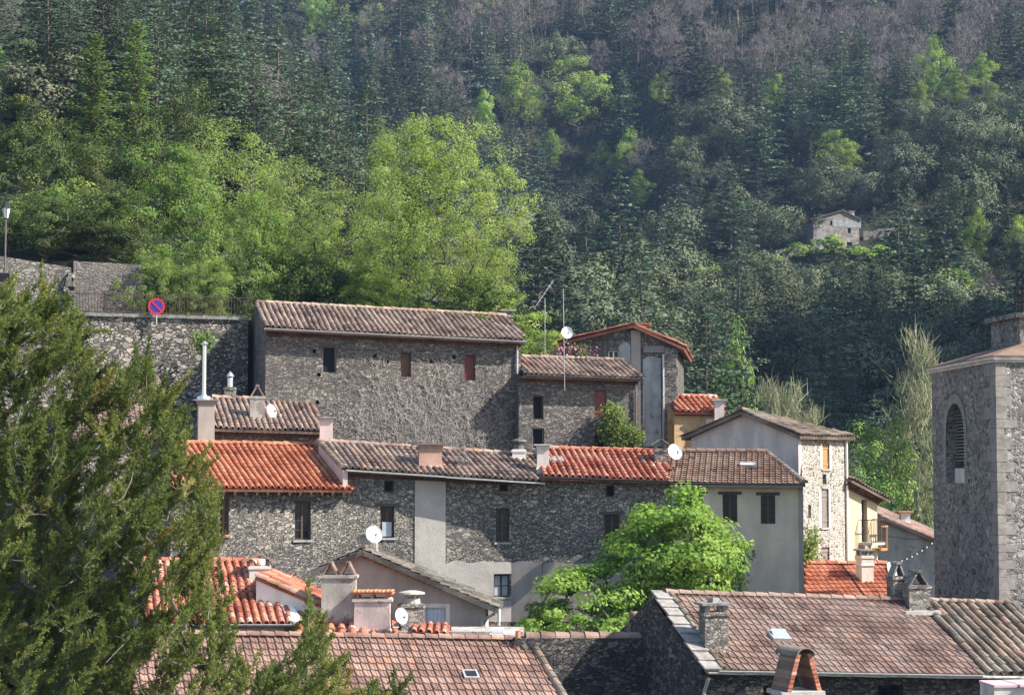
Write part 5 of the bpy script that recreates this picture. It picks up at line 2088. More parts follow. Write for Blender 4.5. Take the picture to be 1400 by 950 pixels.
# upper terrace walls behind
pl = Plane(plan(-80, 80.3), plan(94, 81.6))
T = thing("stone_wall", "sloping grey stone wall behind the street lamp, with a pale ragged end", "wall", pl.at(0, 5))
m = MB()
zl_, zr_ = zpx(0, 80.3, 338), zpx(0, 81.6, 366)
panel(m, pl, 0, pl.L, 5, zl_, zr_)
A, B = pl.at(0, 0), pl.at(pl.L, 0)
bk = -pl.n * .6
m.face([V3(A, zl_), V3(B, zr_), V3(B + bk, zr_), V3(A + bk, zl_)])
m.face([V3(B, 5), V3(B + bk, 5), V3(B + bk, zr_), V3(B, zr_)])
m.build("wall", "stone_row", T)
m = MB()
rg = random.Random(3)
for k in range(16):
    m.box(pl.at(pl.L - rg.uniform(0, .3), 5.3 + k * .2, .05), (rg.uniform(.2, .38), rg.uniform(.3, .5), .21), pl.rz + rg.uniform(-.3, .3), rg.uniform(.7, 1))
m.build("ragged_end", "stone_chimney", T)
pl = Plane(plan(97, 81.8), plan(192, 82.6))
T = thing("rendered_wall", "weathered taupe rendered wall behind the terrace railing, under the trees", "wall", pl.at(0, 5))
m = MB()
zl_, zr_ = zpx(0, 81.8, 357), zpx(0, 82.6, 362)
panel(m, pl, 0, pl.L, 5, zl_, zr_)
A, B = pl.at(0, 0), pl.at(pl.L, 0)
bk = -pl.n * .6
m.face([V3(A, zl_), V3(B, zr_), V3(B + bk, zr_), V3(A + bk, zl_)])
m.face([V3(A + bk, 5), V3(A, 5), V3(A, zl_), V3(A + bk, zl_)])
m.face([V3(B, 5), V3(B + bk, 5), V3(B + bk, zr_), V3(B, zr_)])
m.build("wall", "stone_weathered", T)

# ---- antenna mast on the low house, dish on the gable house
b = P(772, 517, 74.7)
T = thing("antenna_mast", "thin tall antenna mast rising in front of the low stone house roof", "antenna", b)
m = MB()
tp = P(770, 395, 74.7)
m.tube([b - Vector((0, 0, .5)), tp], .015, 6)
m.build("mast", "zinc", T)
m = MB()
q = tp - Vector((0, 0, .25))
for k in range(4):
    e = q + Vector((0, 0, -.1 + .1 * k))
    m.bar(e - Vector((.09, -.07, 0)), e + Vector((.09, -.07, 0)), .01)
m.build("aerial", "zinc", T)
b = P(745, 490, 79.5)
T = thing("antenna_mast", "tilted comb aerial on a short pole behind the low stone house roof", "antenna", b)
m = MB()
tp = P(745, 408, 79.5)
m.tube([b - Vector((0, 0, .8)), tp], .016, 6)
m.build("mast", "zinc", T)
m = MB()
a0, a1 = P(733, 418, 79.3), P(756, 384, 80.0)
m.bar(a0, a1, .018)
sd = Vector((.75, -.5, .3)).normalized()
for k in range(8):
    e = a0 + (a1 - a0) * k / 7
    m.bar(e - sd * .15, e + sd * .15, .01)
m.build("aerial", "zinc", T)
dish(775, 455, 80.2, .27, "small white dish at the left eave of the low red-edged gable", aim=(.2, -.9, .2), down=.3)

# ---- lone house on the hill
p0 = thit(1138, 346, 280, 420)
D = p0.y
pl = Plane(plan(1115, D), plan(1178, D + 1.8))
T = thing("farmhouse", "lone old stone farmhouse in a clearing on the wooded hillside", "house", pl.at(0, p0.z))
zb = p0.z - 2
holes = [pl.rect(1159, 312, 1163.5, 319), pl.rect(1158, 331, 1165, 346), pl.rect(1153, 304, 1156, 308), pl.rect(1152, 296, 1154.5, 299), pl.rect(1161, 296, 1164, 299), pl.rect(1159, 305, 1162, 308), pl.rect(1135, 302, 1139, 308), pl.rect(1127, 321, 1132, 328), pl.rect(1147, 328, 1151, 332)]
rl, rr, ro = gable_house(T, pl, (1152, 287.5), 299, 299, 5.5, zb, "stone_far", "tile_darkbrown", holes, over=.3, side=.4, style="flat", pitch=.5, row=.5)
for h in holes:
    window(T, pl, h, "void", sill=False)
patch(T, pl, (1116, 318, 1150, 343), "plaster_grey", "render_panel", .03, jag=.5)
patch(T, pl, (1138, 301, 1177, 311), "plaster_bluegrey", "render_panel", .035, jag=.4)
p = pl.at(pl.hit(1170, 291)[0], pl.hit(1170, 297)[1], -2)
chimney(T, p, .9, .9, 1.3, "flat", "plaster_white", 0, "slate")
for i, (x0, x1, y, dy, lab) in enumerate(((1060, 1120, 355, -5, "low dry-stone terrace wall left of the lone farmhouse"), (1180, 1245, 325, 3, "pale ruined stone wall right of the lone farmhouse"), (1070, 1110, 366, -10, "lower dry-stone terrace wall below the lone farmhouse"))):
    a, b = P(x0, y, D + dy), P(x1, y, D + dy)
    m = MB()
    n = 10
    for k in range(n):
        q = a + (b - a) * ((k + .5) / n)
        zg = tzs(q.x, q.y)
        m.box((q.x, q.y, zg - 1.2), ((b - a).length / n, .8, 1.2 + 1.3 + rnd.uniform(-.2, .2)), 0)
    tag(m.build("terrace_wall", "stone_far"), lab, "wall")


# ================================================================== VEGETATION
def skeleton(targets, base, rg, wander=0.12, lean=None, first=None):
    """grows a branch network from base to the target points; returns tube paths with radii weights"""
    nodes = [np.array(base, float)]
    parent = [-1]
    if first is not None:
        for k in range(1, 5):
            nodes.append(np.array(base) + (np.array(first) - np.array(base)) * k / 4 + rg.normal(0, .04, 3))
            parent.append(len(nodes) - 2)
    order = np.argsort(np.linalg.norm(targets - np.array(base), axis=1))
    tips = []
    for i in order:
        t = targets[i]
        N = np.array(nodes)
        d = np.linalg.norm(N - t, axis=1)
        cost = d + np.maximum(0, N[:, 2] - t[2]) * 2.0
        if first is not None:
            cost[:3] += 100
        j = int(np.argmin(cost))
        n = max(2, int(d[j] / 0.6))
        pr = j
        a = nodes[j]
        bow = rg.normal(0, wander * d[j], 3)
        for k in range(1, n + 1):
            f = k / n
            q = a + (t - a) * f + bow * math.sin(math.pi * f) + np.array([0, 0, -0.08 * d[j] * math.sin(math.pi * f)])
            nodes.append(q)
            parent.append(pr)
            pr = len(nodes) - 1
        tips.append(pr)
    w = np.zeros(len(nodes))
    for t in tips:
        w[t] += 1
    for k in range(len(nodes) - 1, 0, -1):
        w[parent[k]] += w[k]
    return np.array(nodes), parent, w


def tubes(m, nodes, parent, w, r0, expo=0.5, rmin=0.01, n=5):
    wm = w.max()
    for k in range(1, len(nodes)):
        p = parent[k]
        ra, rb = max(rmin, r0 * (w[p] / wm) ** expo), max(rmin, r0 * (w[k] / wm) ** expo)
        ra = min(ra, rb * 1.5)
        nn = n if rb > rmin * 2 else 3
        m.tube([nodes[p], nodes[k]], [ra, rb], nn, False)


def crown_points(rg, n, H, base, rx, ry, shape=0.85, lobes=7, lobe_amp=0.25, hollow=0.35):
    """points through an uneven crown volume from height base to H"""
    out = []
    dirs = rg.normal(size=(lobes, 3))
    dirs /= np.linalg.norm(dirs, axis=1)[:, None]
    amp = rg.uniform(-lobe_amp, lobe_amp, lobes)
    while len(out) < n:
        v = rg.uniform(-1, 1, 3)
        r = np.linalg.norm(v)
        if r > 1 or r < hollow * rg.uniform(0, 1):
            continue
        u = v / (r + 1e-6)
        g = 1 + (amp * np.maximum(0, dirs @ u) ** 3).sum() * 1.6
        h = (v[2] + 1) / 2
        wz = math.sin(math.pi * (0.12 + 0.88 * h) ** shape) ** 0.3 if h < 1 else 0.3
        out.append([v[0] * rx * g * wz, v[1] * ry * g * wz, base + (H - base) * h * (0.9 + 0.1 * g)])
    return np.array(out)


def broadleaf(name, seed, H, rx, base, n_clump, n_leaf, leaf, mat, bark="bark", clump=0.55, r0=0.16, flat=0.6, up=0.5, hollow=0.35, lobe_amp=0.25, merged=False, trunk_lean=(0, 0), shape=.85, tint_top=0.25, twig_r=0.012, outw=1.5):
    rg = np.random.default_rng(seed)
    T = crown_points(rg, n_clump, H, base, rx, rx, hollow=hollow, lobe_amp=lobe_amp, shape=shape)
    nodes, par, w = skeleton(T, (0, 0, -0.4), rg, first=(trunk_lean[0], trunk_lean[1], base * 0.9))
    m = MB()
    tubes(m, nodes, par, w, r0, rmin=twig_r)
    c = np.repeat(T, n_leaf, 0)
    sz = np.repeat(rg.uniform(0.6, 1.35, len(T)), n_leaf)[:, None] * clump
    off = rg.normal(size=c.shape)
    off *= (rg.uniform(0.2, 1, len(c)) ** 0.5 / (np.linalg.norm(off, axis=1) + 1e-6))[:, None]
    off[:, 2] *= flat
    pos = c + off * sz
    ct = np.array([0, 0, base + (H - base) * 0.4])
    o = pos - ct
    o /= np.linalg.norm(o, axis=1)[:, None] + 1e-6
    o = o * .9 + off / (np.linalg.norm(off, axis=1)[:, None] + 1e-6) * 1.1
    V = leaves(pos, leaf, leaf * 0.62, up, o, outw, rg)
    ctint = np.repeat(rg.normal(0.45, 0.16, len(T)), n_leaf)
    tint = np.clip(ctint + rg.normal(0, 0.09, len(pos)) + tint_top * 0.3, 0, 1)
    if merged:
        return quad_mesh(name, V, tint, [mat, bark], m)
    return quad_mesh("crown", V, tint, [mat]), m


def conifer(name, seed, H, rad, mat="leaf_cedar", levels=26, per=7, sprays=11, merged=True, droop=0.12, taper=0.75, gap=0.06, ss=1.0):
    rg = np.random.default_rng(seed)
    m = MB()
    lean = rg.normal(0, 0.01, 2) * H
    m.tube([(0, 0, -0.6), (lean[0] * .4, lean[1] * .4, H * .5), (lean[0], lean[1], H * .98)], [H * 0.016, H * 0.01, 0.02], 6)
    P_, S_, D_, C_ = [], [], [], []
    for i in range(levels):
        f = i / (levels - 1)
        z = H * (gap + (1 - gap) * f ** 0.9)
        R_ = rad * (1 - f) ** taper * rg.uniform(0.72, 1.2) + 0.15
        nb = max(3, int(per * (1 - 0.5 * f)))
        ph = rg.uniform(0, 6.28)
        for b in range(nb):
            an = ph + 6.283 * b / nb + rg.normal(0, 0.25)
            L = R_ * rg.uniform(0.55, 1.15)
            bt = rg.normal(.46, .13)
            dr = droop + rg.normal(0, 0.08)
            d = np.array([math.cos(an), math.sin(an), 0])
            e = np.array([lean[0] * f, lean[1] * f, z]) + d * L + np.array([0, 0, -dr * L + 0.12 * L * L / (rad + .1) * .5])
            s0 = np.array([lean[0] * f, lean[1] * f, z])
            m.tube([s0, e], [0.05 * (1 - f) + .015, .012], 3, False)
            ns = max(3, int(sprays * L / rad + 2))
            g = (np.arange(ns) + rg.uniform(0.2, 0.8, ns)) / ns
            g = 0.18 + 0.85 * g
            for gg in g:
                q = s0 + (e - s0) * gg
                for _ in range(2):
                    P_.append(q + np.array([-d[1], d[0], 0]) * rg.normal(0, 0.22 * (0.3 + L * 0.25)) + rg.normal(0, 0.05, 3) + np.array([0, 0, rg.normal(0, .07)]))
                    D_.append(d + rg.normal(0, 0.55, 3) * np.array([1, 1, 0.25]))
                    C_.append(bt)
                    S_.append(rg.uniform(0.7, 1.25) * (0.32 + 0.1 * L) * ss)
    P_, D_, S_ = np.array(P_), np.array(D_), np.array(S_)
    D_ /= np.linalg.norm(D_, axis=1)[:, None]
    rad_ = P_ * np.array([1, 1, 0])
    rad_ /= np.linalg.norm(rad_, axis=1)[:, None] + 1e-6
    n = rg.normal(0, 0.28, P_.shape) + rad_ * .75 + np.array([0, 0, .8])
    n -= D_ * (n * D_).sum(1)[:, None]
    n /= np.linalg.norm(n, axis=1)[:, None]
    B = np.cross(n, D_)
    L_, W_ = (S_ * 1.0)[:, None], (S_ * 0.55)[:, None]
    V = np.stack([P_ - D_ * L_ * .5, P_ + B * W_ * .5, P_ + D_ * L_ * .5, P_ - B * W_ * .5], 1)
    # leader
    k = 30
    zz = H * (1 - rg.uniform(0, .09, k))
    pp = np.stack([np.full(k, lean[0]), np.full(k, lean[1]), zz], 1) + rg.normal(0, .08, (k, 3))
    V = np.concatenate([V, leaves(pp, .3, .1, 0.2, rg=rg)])
    tint = np.full(len(V), .5)
    tint[:len(C_)] = C_
    tint = np.clip(tint + rg.normal(0, .05, len(V)), 0, 1)
    return quad_mesh(name, V, tint, [mat, "bark"], m)


def bare_tree(name, seed, H, rx, base, n=70, r0=0.14, fan=16, twig=1.1, mat="bark_bare", tw=0.05, leafn=0, leafmat="leaf_willow"):
    rg = np.random.default_rng(seed)
    T = crown_points(rg, n, H, base, rx, rx, hollow=0.2, lobe_amp=0.2)
    nodes, par, w = skeleton(T, (0, 0, -0.5), rg, first=(0, 0, base * .9))
    m = MB()
    tubes(m, nodes, par, w, r0, rmin=0.022, n=5)
    c = np.repeat(T, fan, 0)
    d = rg.normal(size=c.shape)
    d[:, 2] = np.abs(d[:, 2]) + 0.6
    d /= np.linalg.norm(d, axis=1)[:, None]
    L = (rg.uniform(0.5, 1.2, len(c)) * twig)[:, None]
    p = c + rg.normal(0, .25, c.shape)
    s = np.cross(d, rg.normal(size=c.shape))
    s /= np.linalg.norm(s, axis=1)[:, None]
    V = np.stack([p - s * tw * .5, p + s * tw * .5, p + d * L + s * tw * .15, p + d * L - s * tw * .15], 1)
    tint = np.clip(rg.normal(.5, .2, len(V)), 0, 1)
    return quad_mesh(name, V, tint, [mat, mat], m)


def shrub(name, seed, H, rx, n_clump, n_leaf, leaf, mat):
    return broadleaf(name, seed, H, rx, H * .12, n_clump, n_leaf, leaf, mat, clump=.5, r0=.06, merged=True, hollow=.2)


def put(me, name, loc, scale=1.0, rz=None, label=None, cat="tree", group=None, sz=None):
    o = bpy.data.objects.new(name, me)
    o.location = loc
    o.rotation_euler = (0, 0, rnd.uniform(0, 6.28) if rz is None else rz)
    o.scale = (scale, scale, sz or scale)
    col.objects.link(o)
    return tag(o, label, cat, group)


# ---------------- prototypes of the far wood
CON = [conifer("conifer", 200 + i, 12, 3.1 + .35 * (i % 3), levels=20 + 2 * (i % 3), per=8, taper=.8 if i % 2 else .65, sprays=17, ss=.78) for i in range(5)]
FIR = [conifer("fir", 240 + i, 14, 2.3 + .3 * i, mat="leaf_fir", levels=26, per=7, taper=.85, droop=.2, sprays=13, ss=.85) for i in range(4)]
OAK = [broadleaf("holm_oak", 300 + i, 8, 3.5, .6, 40, 170, .26, "leaf_oak", clump=1.15, r0=.2, merged=True, hollow=.55, up=.35, twig_r=.03, flat=.85, outw=3.0, lobe_amp=.4) for i in range(4)]
GRN = [broadleaf("broadleaf_tree", 400 + i, 10, 3.5, 1.2, 60, 110, .25, "leaf_fresh", clump=.95, r0=.2, merged=True, hollow=.4, twig_r=.03, flat=.8, outw=2.5, lobe_amp=.45) for i in range(3)]
BAR = [bare_tree("bare_tree", 500 + i, 10, 3.4, 2.5) for i in range(4)]
SHR = [shrub("bush", 600 + i, 2.4, 1.7, 16, 46, .3, "leaf_fresh") for i in range(2)]
CED = [conifer("conifer", 770 + i, 14, 5.2, levels=26, per=10, sprays=40, taper=.55, droop=.05, ss=.5) for i in range(3)]
KIND = {"con": (CON, 12.0, "conifer"), "oak": (OAK, 8.0, "holm_oak"), "fir": (FIR, 14.0, "fir_tree"), "grn": (GRN, 10.0, "broadleaf_tree"), "bar": (BAR, 10.0, "bare_tree"), "bush": (SHR, 2.4, "bush")}
taken = []


def far_tree(kind, x, y, h, label, group, wide=1.0, bury=0.3):
    protos, H0, nm = KIND[kind]
    z = tzs(x, y)
    s = h / H0
    taken.append((x, y, 3.2 * s * wide))
    if kind in ("con", "fir") and y < 195:
        protos, s, wide = CED, h / 14, wide * .72
    o = put(rnd.choice(protos), nm, (x, y, z - bury), s * wide, None, label, "bush" if kind == "bush" else "tree", group, s)
    return o


# ---------------- trees one can single out on the hill: pixel column, top row, base row
NOTE_BOX = []
NOTE = [
    ("grn", 708, 84, 178, 1.25, "pale yellow-green broadleaf tree in the middle of the wood, left of a similar pair"),
    ("grn", 790, 78, 184, 1.35, "bright yellow-green broadleaf tree in the middle of the wood, right of a similar pair"),
    ("grn", 662, 122, 182, .9, "smaller fresh green tree left of the pale yellow-green pair"),
    ("grn", 823, 190, 262, .75, "vivid narrow green tree against the dark hollow"),
    ("grn", 1275, 48, 135, .8, "light green tree high on the slope right of the tall cedars"),
    ("grn", 432, -20, 50, .9, "pale green tree high at the top edge above the blue-green firs"),
    ("grn", 985, 92, 140, 1.0, "fresh green tree under the bare upper wood"),
    ("grn", 1338, 282, 362, .85, "yellow-green tree right of the lone farmhouse"),
    ("grn", 1310, 92, 150, 1.3, "broad fresh green tree high on the right slope, lower left of a paler one"),
    ("grn", 1345, 70, 128, 1.0, "paler green tree high near the right edge"),
    ("grn", 905, 96, 150, .9, "light green tree between the two cedars under the bare wood"),
    ("grn", 1060, 100, 160, .8, "slim light green tree left of the tall dark cedars"),
    ("con", 850, 95, 205, 1.15, "big tiered cedar right of the yellow-green pair"),
    ("con", 1040, 118, 255, 1.15, "big pale-tipped cedar in the middle right of the wood"),
    ("con", 1085, 60, 200, 1.0, "tall dark cedar behind the grove above the farmhouse"),
    ("con", 1150, 42, 205, 1.15, "tallest dark cedar above the lone farmhouse"),
    ("con", 1185, 90, 215, 1.0, "dark cedar to the right of the tallest cedar"),
    ("con", 925, 120, 215, 1.0, "dark cedar standing between the two big pale-tipped cedars"),
    ("oak", 875, 310, 368, 1.0, "isolated round grey-green oak below the dark hollow"),
    ("oak", 1052, 265, 350, 1.25, "big round oak left of the lone farmhouse"),
    ("oak", 1125, 212, 288, 1.25, "grey-green oak right above the farmhouse roof"),
    ("oak", 1180, 222, 292, 1.0, "brownish round oak above the right end of the farmhouse roof"),
    ("oak", 1105, 148, 210, 1.0, "round oak under the tall dark cedars"),
    ("oak", 1240, 180, 280, 1.1, "broad oak upslope to the right of the farmhouse"),
    ("oak", 1300, 150, 260, 1.2, "broad dark oak near the right edge above the farmhouse"),
    ("oak", 1370, 200, 290, 1.1, "oak at the right edge level with the farmhouse roof"),
    ("grn", 962, 340, 372, 1.3, "low bright green tree in the clearing left of the farmhouse"),
    ("bush", 1140, 318, 352, 1.6, "yellow-green bush against the farmhouse wall"),
    ("bush", 1095, 328, 354, 1.5, "light green bush left of the farmhouse corner"),
    ("bush", 1200, 330, 356, 1.9, "green bush right of the farmhouse door"),
    ("bush", 1225, 345, 362, 1.9, "green bush on the terrace right of the farmhouse"),
    ("bush", 1050, 345, 366, 1.8, "light green bush at the left end of the farmhouse terrace"),
]
for kind, px, yt, yb, wide, lab in NOTE:
    q = thit(px, yb, 140 if yb > 500 else 200)
    h = (yb - yt) * q.y / F
    far_tree(kind, q.x, q.y, h, lab, None, wide)
    if kind != "bush":
        NOTE_BOX.append((px, yb - .3 * (yb - yt), max(26, .4 * (yb - yt) * wide), q.y))

# lit trees at the valley floor, just beyond the roofs
WIL = bare_tree("bare_tree", 560, 11, 2.2, 2.0, 90, .1, 26, .9, "leaf_willow", .055)


def floor_tree(me, H0, name, px, yt, Yd, wide, lab, group=None):
    x = (px - 700) / F * Yd
    z = tzs(x, Yd)
    h = zpx(x, Yd, yt) - z
    put(me, name, (x, Yd, z - .3), h / H0 * wide, None, lab, "tree", group, h / H0)
    taken.append((x, Yd, 2))


floor_tree(WIL, 11, "half_bare_tree", 1255, 440, 112, .62, "pale half-bare poplar left of the church tower")
for px, yt in ((1052, 508), (1085, 514), (1110, 546)):
    floor_tree(WIL, 11, "half_bare_tree", px, yt, 104, .6, "thin pale bare tree behind the roof of the grey gable house", "bare trees behind the grey gable house")
floor_tree(CED[0], 14, "conifer", 965, 396, 116, .78, "large grey-green cedar rising behind the stone gable house")
floor_tree(CED[1], 14, "conifer", 1012, 440, 118, .6, "grey-green cedar just right of the large cedar behind the gables")
floor_tree(CED[2], 14, "conifer", 1165, 610, 108, .7, "small grey-green cedar behind the cream-yellow house")
floor_tree(GRN[0], 10, "broadleaf_tree", 1182, 570, 112, .62, "fresh green tree right of the grey gable house, below the dark slope")
floor_tree(GRN[1], 10, "broadleaf_tree", 1226, 566, 112, .5, "slender olive-green tree between the grey gable house and the church tower")
floor_tree(GRN[2], 10, "broadleaf_tree", 1008, 438, 122, .36, "yellow-green tree peeping out right of the large grey-green cedar")


# ---------------- the wood
def zone(px, py, r, Yd=300):
    if px < 480 and Yd < 170:
        return "con" if r < .5 else ("oak" if r < .8 else "grn")
    if px > 640 and py < 60 + 60 * sstep(700, 860, px):
        return "bar" if r < .8 else ("con" if r < .95 else "grn")
    if py < 45 and px > 420:
        return "bar" if r < .45 else ("fir" if r < .85 else "grn")
    if px < 700 and py < 260:
        return "fir" if r < .74 else ("bar" if r < .82 else ("con" if r < .93 else "grn"))
    if py < 150:
        return "bar" if r < .14 else ("fir" if r < .38 else "con" if r < .66 else ("oak" if r < .84 else "grn"))
    if px > 1190 and 150 < py < 330:
        return "oak" if r < .62 else ("grn" if r < .82 else "con")
    if py < 320:
        return "fir" if r < .34 else "con" if r < .62 else ("oak" if r < .85 else ("grn" if r < .97 else "bar"))
    if px < 1010:
        return "oak" if r < .66 else ("con" if r < .95 else "grn")
    return "con" if r < .5 else ("oak" if r < .88 else ("grn" if r < .96 else "bar"))


WORD = {"fir": ("blue-green fir", "firs"), "con": ("dark cedar", "cedars"), "oak": ("grey-green holm oak", "holm oaks"), "grn": ("fresh green broadleaf tree", "fresh green trees"), "bar": ("leafless purple-grey tree", "leafless trees")}
GH = {"fir": (13, 23), "con": (12, 23), "oak": (9, 15), "grn": (8, 12), "bar": (10, 14)}
count = {k: 0 for k in WORD}
fh = P(1138, 345, p0.y)
Y = 128.0
while Y < 640:
    step = 7.0 + 2.8 * min(1, max(0, (Y - 150) / 300))
    x = -0.29 * Y + rnd.uniform(0, step)
    while x < 0.295 * Y:
        X_, Y_ = x + rnd.uniform(-.38, .38) * step, Y + rnd.uniform(-.4, .4) * step
        x += step
        a = X_ / Y_
        if Y_ < 104 + 14 * max(0, a * 8) and a < .02:
            continue
        z = tzs(X_, Y_)
        px, py = project(X_, Y_, z + 4)
        if py < -60 or py > 760:
            continue
        if abs(X_ - fh.x - 2) < 15 and -24 < Y_ - fh.y < 13:
            continue
        if any((X_ - tx) ** 2 + (Y_ - ty) ** 2 < (tr + 1.2) ** 2 for tx, ty, tr in taken[:40]):
            continue
        k = zone(px, py, rnd.random(), Y_)
        if count[k] >= 295:
            k = next((j for j in (("bar", "fir") if py < 150 else ("fir", "oak", "con")) if count[j] < 295), None)
            if not k:
                continue
        h = rnd.uniform(*GH[k]) * (1.0 if Y_ > 200 else .7)
        if Y_ < fh.y and abs(px - 1140) < 85:
            h = min(h, (zpx(X_, Y_, 352) - z) / 1.05)
            if h < 2.5:
                continue
        for bx, by, bw, bY in NOTE_BOX:
            if Y_ < bY and abs(px - bx) < bw and bY - Y_ < 90:
                h = min(h, zpx(X_, Y_, by) - z)
        if h < 2.8:
            continue
        count[k] += 1
        v = "upper" if py < 140 else ("middle" if py < 330 else "lower")
        hz = "left" if px < 467 else ("centre" if px < 933 else "right")
        w, ws_ = WORD[k]
        far_tree(k, X_, Y_, h, "%s among the trees of the %s slope, %s of the picture" % (w, v, hz), "%s on the %s slope %s" % (ws_, v, hz), rnd.uniform(.9, 1.25))
    Y += step * .95
open("/tmp/count.txt", "w").write(str(count)) if False else None

# undergrowth filling the slope
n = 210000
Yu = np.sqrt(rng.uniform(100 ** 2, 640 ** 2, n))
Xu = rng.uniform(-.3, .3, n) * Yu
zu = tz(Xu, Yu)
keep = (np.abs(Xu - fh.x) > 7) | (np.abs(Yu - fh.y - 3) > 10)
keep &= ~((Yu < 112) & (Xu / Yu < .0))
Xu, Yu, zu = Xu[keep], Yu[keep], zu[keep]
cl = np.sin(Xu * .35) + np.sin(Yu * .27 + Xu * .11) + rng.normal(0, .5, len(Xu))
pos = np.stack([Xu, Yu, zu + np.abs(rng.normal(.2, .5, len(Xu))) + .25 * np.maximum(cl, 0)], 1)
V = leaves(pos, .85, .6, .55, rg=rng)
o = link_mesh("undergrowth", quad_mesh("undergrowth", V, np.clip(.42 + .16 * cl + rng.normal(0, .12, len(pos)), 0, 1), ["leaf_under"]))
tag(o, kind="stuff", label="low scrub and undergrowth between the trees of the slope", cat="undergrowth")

n = 42000
Yu = np.sqrt(rng.uniform(330 ** 2, 640 ** 2, n))
Xu = rng.uniform(-.3, .3, n) * Yu
zu = tz(Xu, Yu)
el = zu / Yu
k = (rng.random(n) < sstep(.19, .25, el) * sstep(-.06, .03, Xu / Yu))
Xu, Yu, zu = Xu[k], Yu[k], zu[k]
n = len(Xu)
d = rng.normal(0, .16, (n, 3)) + np.array([0, 0, 1.0])
L = rng.uniform(2.0, 6.5, n)[:, None]
an = rng.uniform(0, 3.14, n)
w = np.stack([np.cos(an), np.sin(an), 0 * an], 1) * rng.uniform(.03, .09, n)[:, None]
q = np.stack([Xu, Yu, zu - .2], 1)
V = np.stack([q - w, q + w, q + d * L + w * .2, q + d * L - w * .2], 1)
o = link_mesh("saplings", quad_mesh("saplings", V, rng.random(n), ["bark_sapling"]))
tag(o, kind="stuff", label="thicket of thin leafless stems on the high slope", cat="thicket")

# ---------------- near trees behind the terrace
def near_tree(name, loc, label, crown, mb, bark="bark", scale=1.0, rz=0.0, sz=None, cat="tree"):
    t = thing(name, label, cat, loc)
    BASE[t.name] = Vector((0, 0, 0))
    c = link_mesh("crown", crown, t)
    if isinstance(mb, MB):
        tr = mb.build("trunk", bark, t)
    else:
        tr = link_mesh("trunk", mb, t)
    t.rotation_euler = (0, 0, rz)
    t.scale = (scale, scale, sz or scale)
    return t, c, tr


def base_at(px, Y):
    x = (px - 700) / F * Y / 1.0
    return x, Y, tzs(x, Y)


def ht(z, ytop, Y):
    return zpx(0, Y, ytop) - z


# the big lime: two stems
x, y, z = base_at(578, 86)
H = ht(z, 165, 86)
cr, mb = broadleaf("crown", 701, H, 4.35, .3, 600, 100, .105, "leaf_lime", clump=.5, r0=.17, hollow=.1, lobe_amp=.6, trunk_lean=(.3, 0), up=.35, shape=.8, flat=.75)
near_tree("lime_tree", (x, y, z), "big airy yellow-green lime tree behind the tall stone house", cr, mb)
protos = []
for i, (mat, leaf, nl, nc) in enumerate((("leaf_lime", .11, 90, 210), ("leaf_mid", .14, 130, 130), ("leaf_green", .15, 120, 130), ("leaf_mid", .16, 120, 120))):
    protos.append((*broadleaf("crown", 720 + i, 9, 3.2, .6, nc, nl, leaf, mat, clump=.58, r0=.13, hollow=.2, lobe_amp=.6, up=.35, flat=.75), 9.0, 3.2))
built = {}
NEAR = [  # pixel, top row, depth, width px, prototype, label
    (400, 205, 88, 190, 0, "light green airy tree directly left of the big lime"),
    (655, 330, 92, 120, 0, "low light green tree under the right side of the big lime"),
    (300, 150, 92, 210, 0, "yellow-green tree in the middle of the left-hand grove"),
    (235, 190, 86, 170, 2, "leafy green tree above the no-parking sign"),
    (150, 255, 84, 150, 3, "dark glossy bushy tree above the rendered terrace wall"),
    (60, 255, 85, 130, 1, "dark leafy tree over the sloping stone wall"),
    (20, 110, 92, 150, 3, "olive-brown tinged tree at the left edge of the picture"),
    (105, 175, 95, 150, 1, "dark green tree behind the glossy bushy tree"),
    (185, 120, 100, 160, 3, "tall mid-green tree with brownish shoots in the left-hand grove"),
    (255, 95, 108, 150, 1, "tall dark green tree in the back row of the left-hand grove"),
    (345, 255, 84, 130, 2, "leafy green tree leaning over the left end of the tall house roof"),
    (455, 265, 95, 130, 0, "airy green tree behind the gap left of the big lime"),
    (215, 330, 82.5, 90, 2, "low leafy tree rising just behind the railing"),
    (290, 340, 82, 90, 0, "low light green tree behind the right end of the railing"),
    (500, 360, 84, 100, 2, "low green shrubby tree under the left side of the big lime"),
]
for px, yt, Y, wpx, pi, lab in NEAR:
    cr, mb, H0, R0 = protos[pi]
    x, y, z = base_at(px, Y)
    h = ht(z, yt, Y)
    s = wpx * Y / F / 2 / (R0 * 1.05)
    r = rnd.uniform(0, 6.28)
    if pi not in built:
        t, c, tr = near_tree("broadleaf_tree", (x, y, z - .1), lab, cr, mb, scale=s, rz=r, sz=h / H0)
        built[pi] = tr.data
    else:
        near_tree("broadleaf_tree", (x, y, z - .1), lab, cr, built[pi], scale=s, rz=r, sz=h / H0)
GBU = [broadleaf("bush", 640 + i, 3.2, 2.0, .3, 60, 90, .15, ("leaf_green", "leaf_mid")[i], clump=.5, r0=.06, merged=True, hollow=.2, lobe_amp=.4) for i in range(2)]
for i, (px, Y_, h) in enumerate(((205, 84, 3.0), (240, 83, 2.4), (272, 84.5, 3.4), (318, 83, 2.4), (345, 85, 3.4), (385, 86, 3.6), (425, 88, 3.4), (470, 86, 2.8), (520, 89, 3.2), (640, 88, 3.0), (670, 89, 2.8), (130, 86.5, 3.2), (165, 86.5, 3.0), (50, 87, 3.2), (95, 87.5, 3.4), (10, 86.5, 3.0))):
    x, y, z = base_at(px, Y_)
    put(GBU[i % 2], "bush", (x, y, z - .1), h / 3.2, None, "green shrub in the undergrowth below the terrace trees", "bush", "shrubs below the terrace trees")
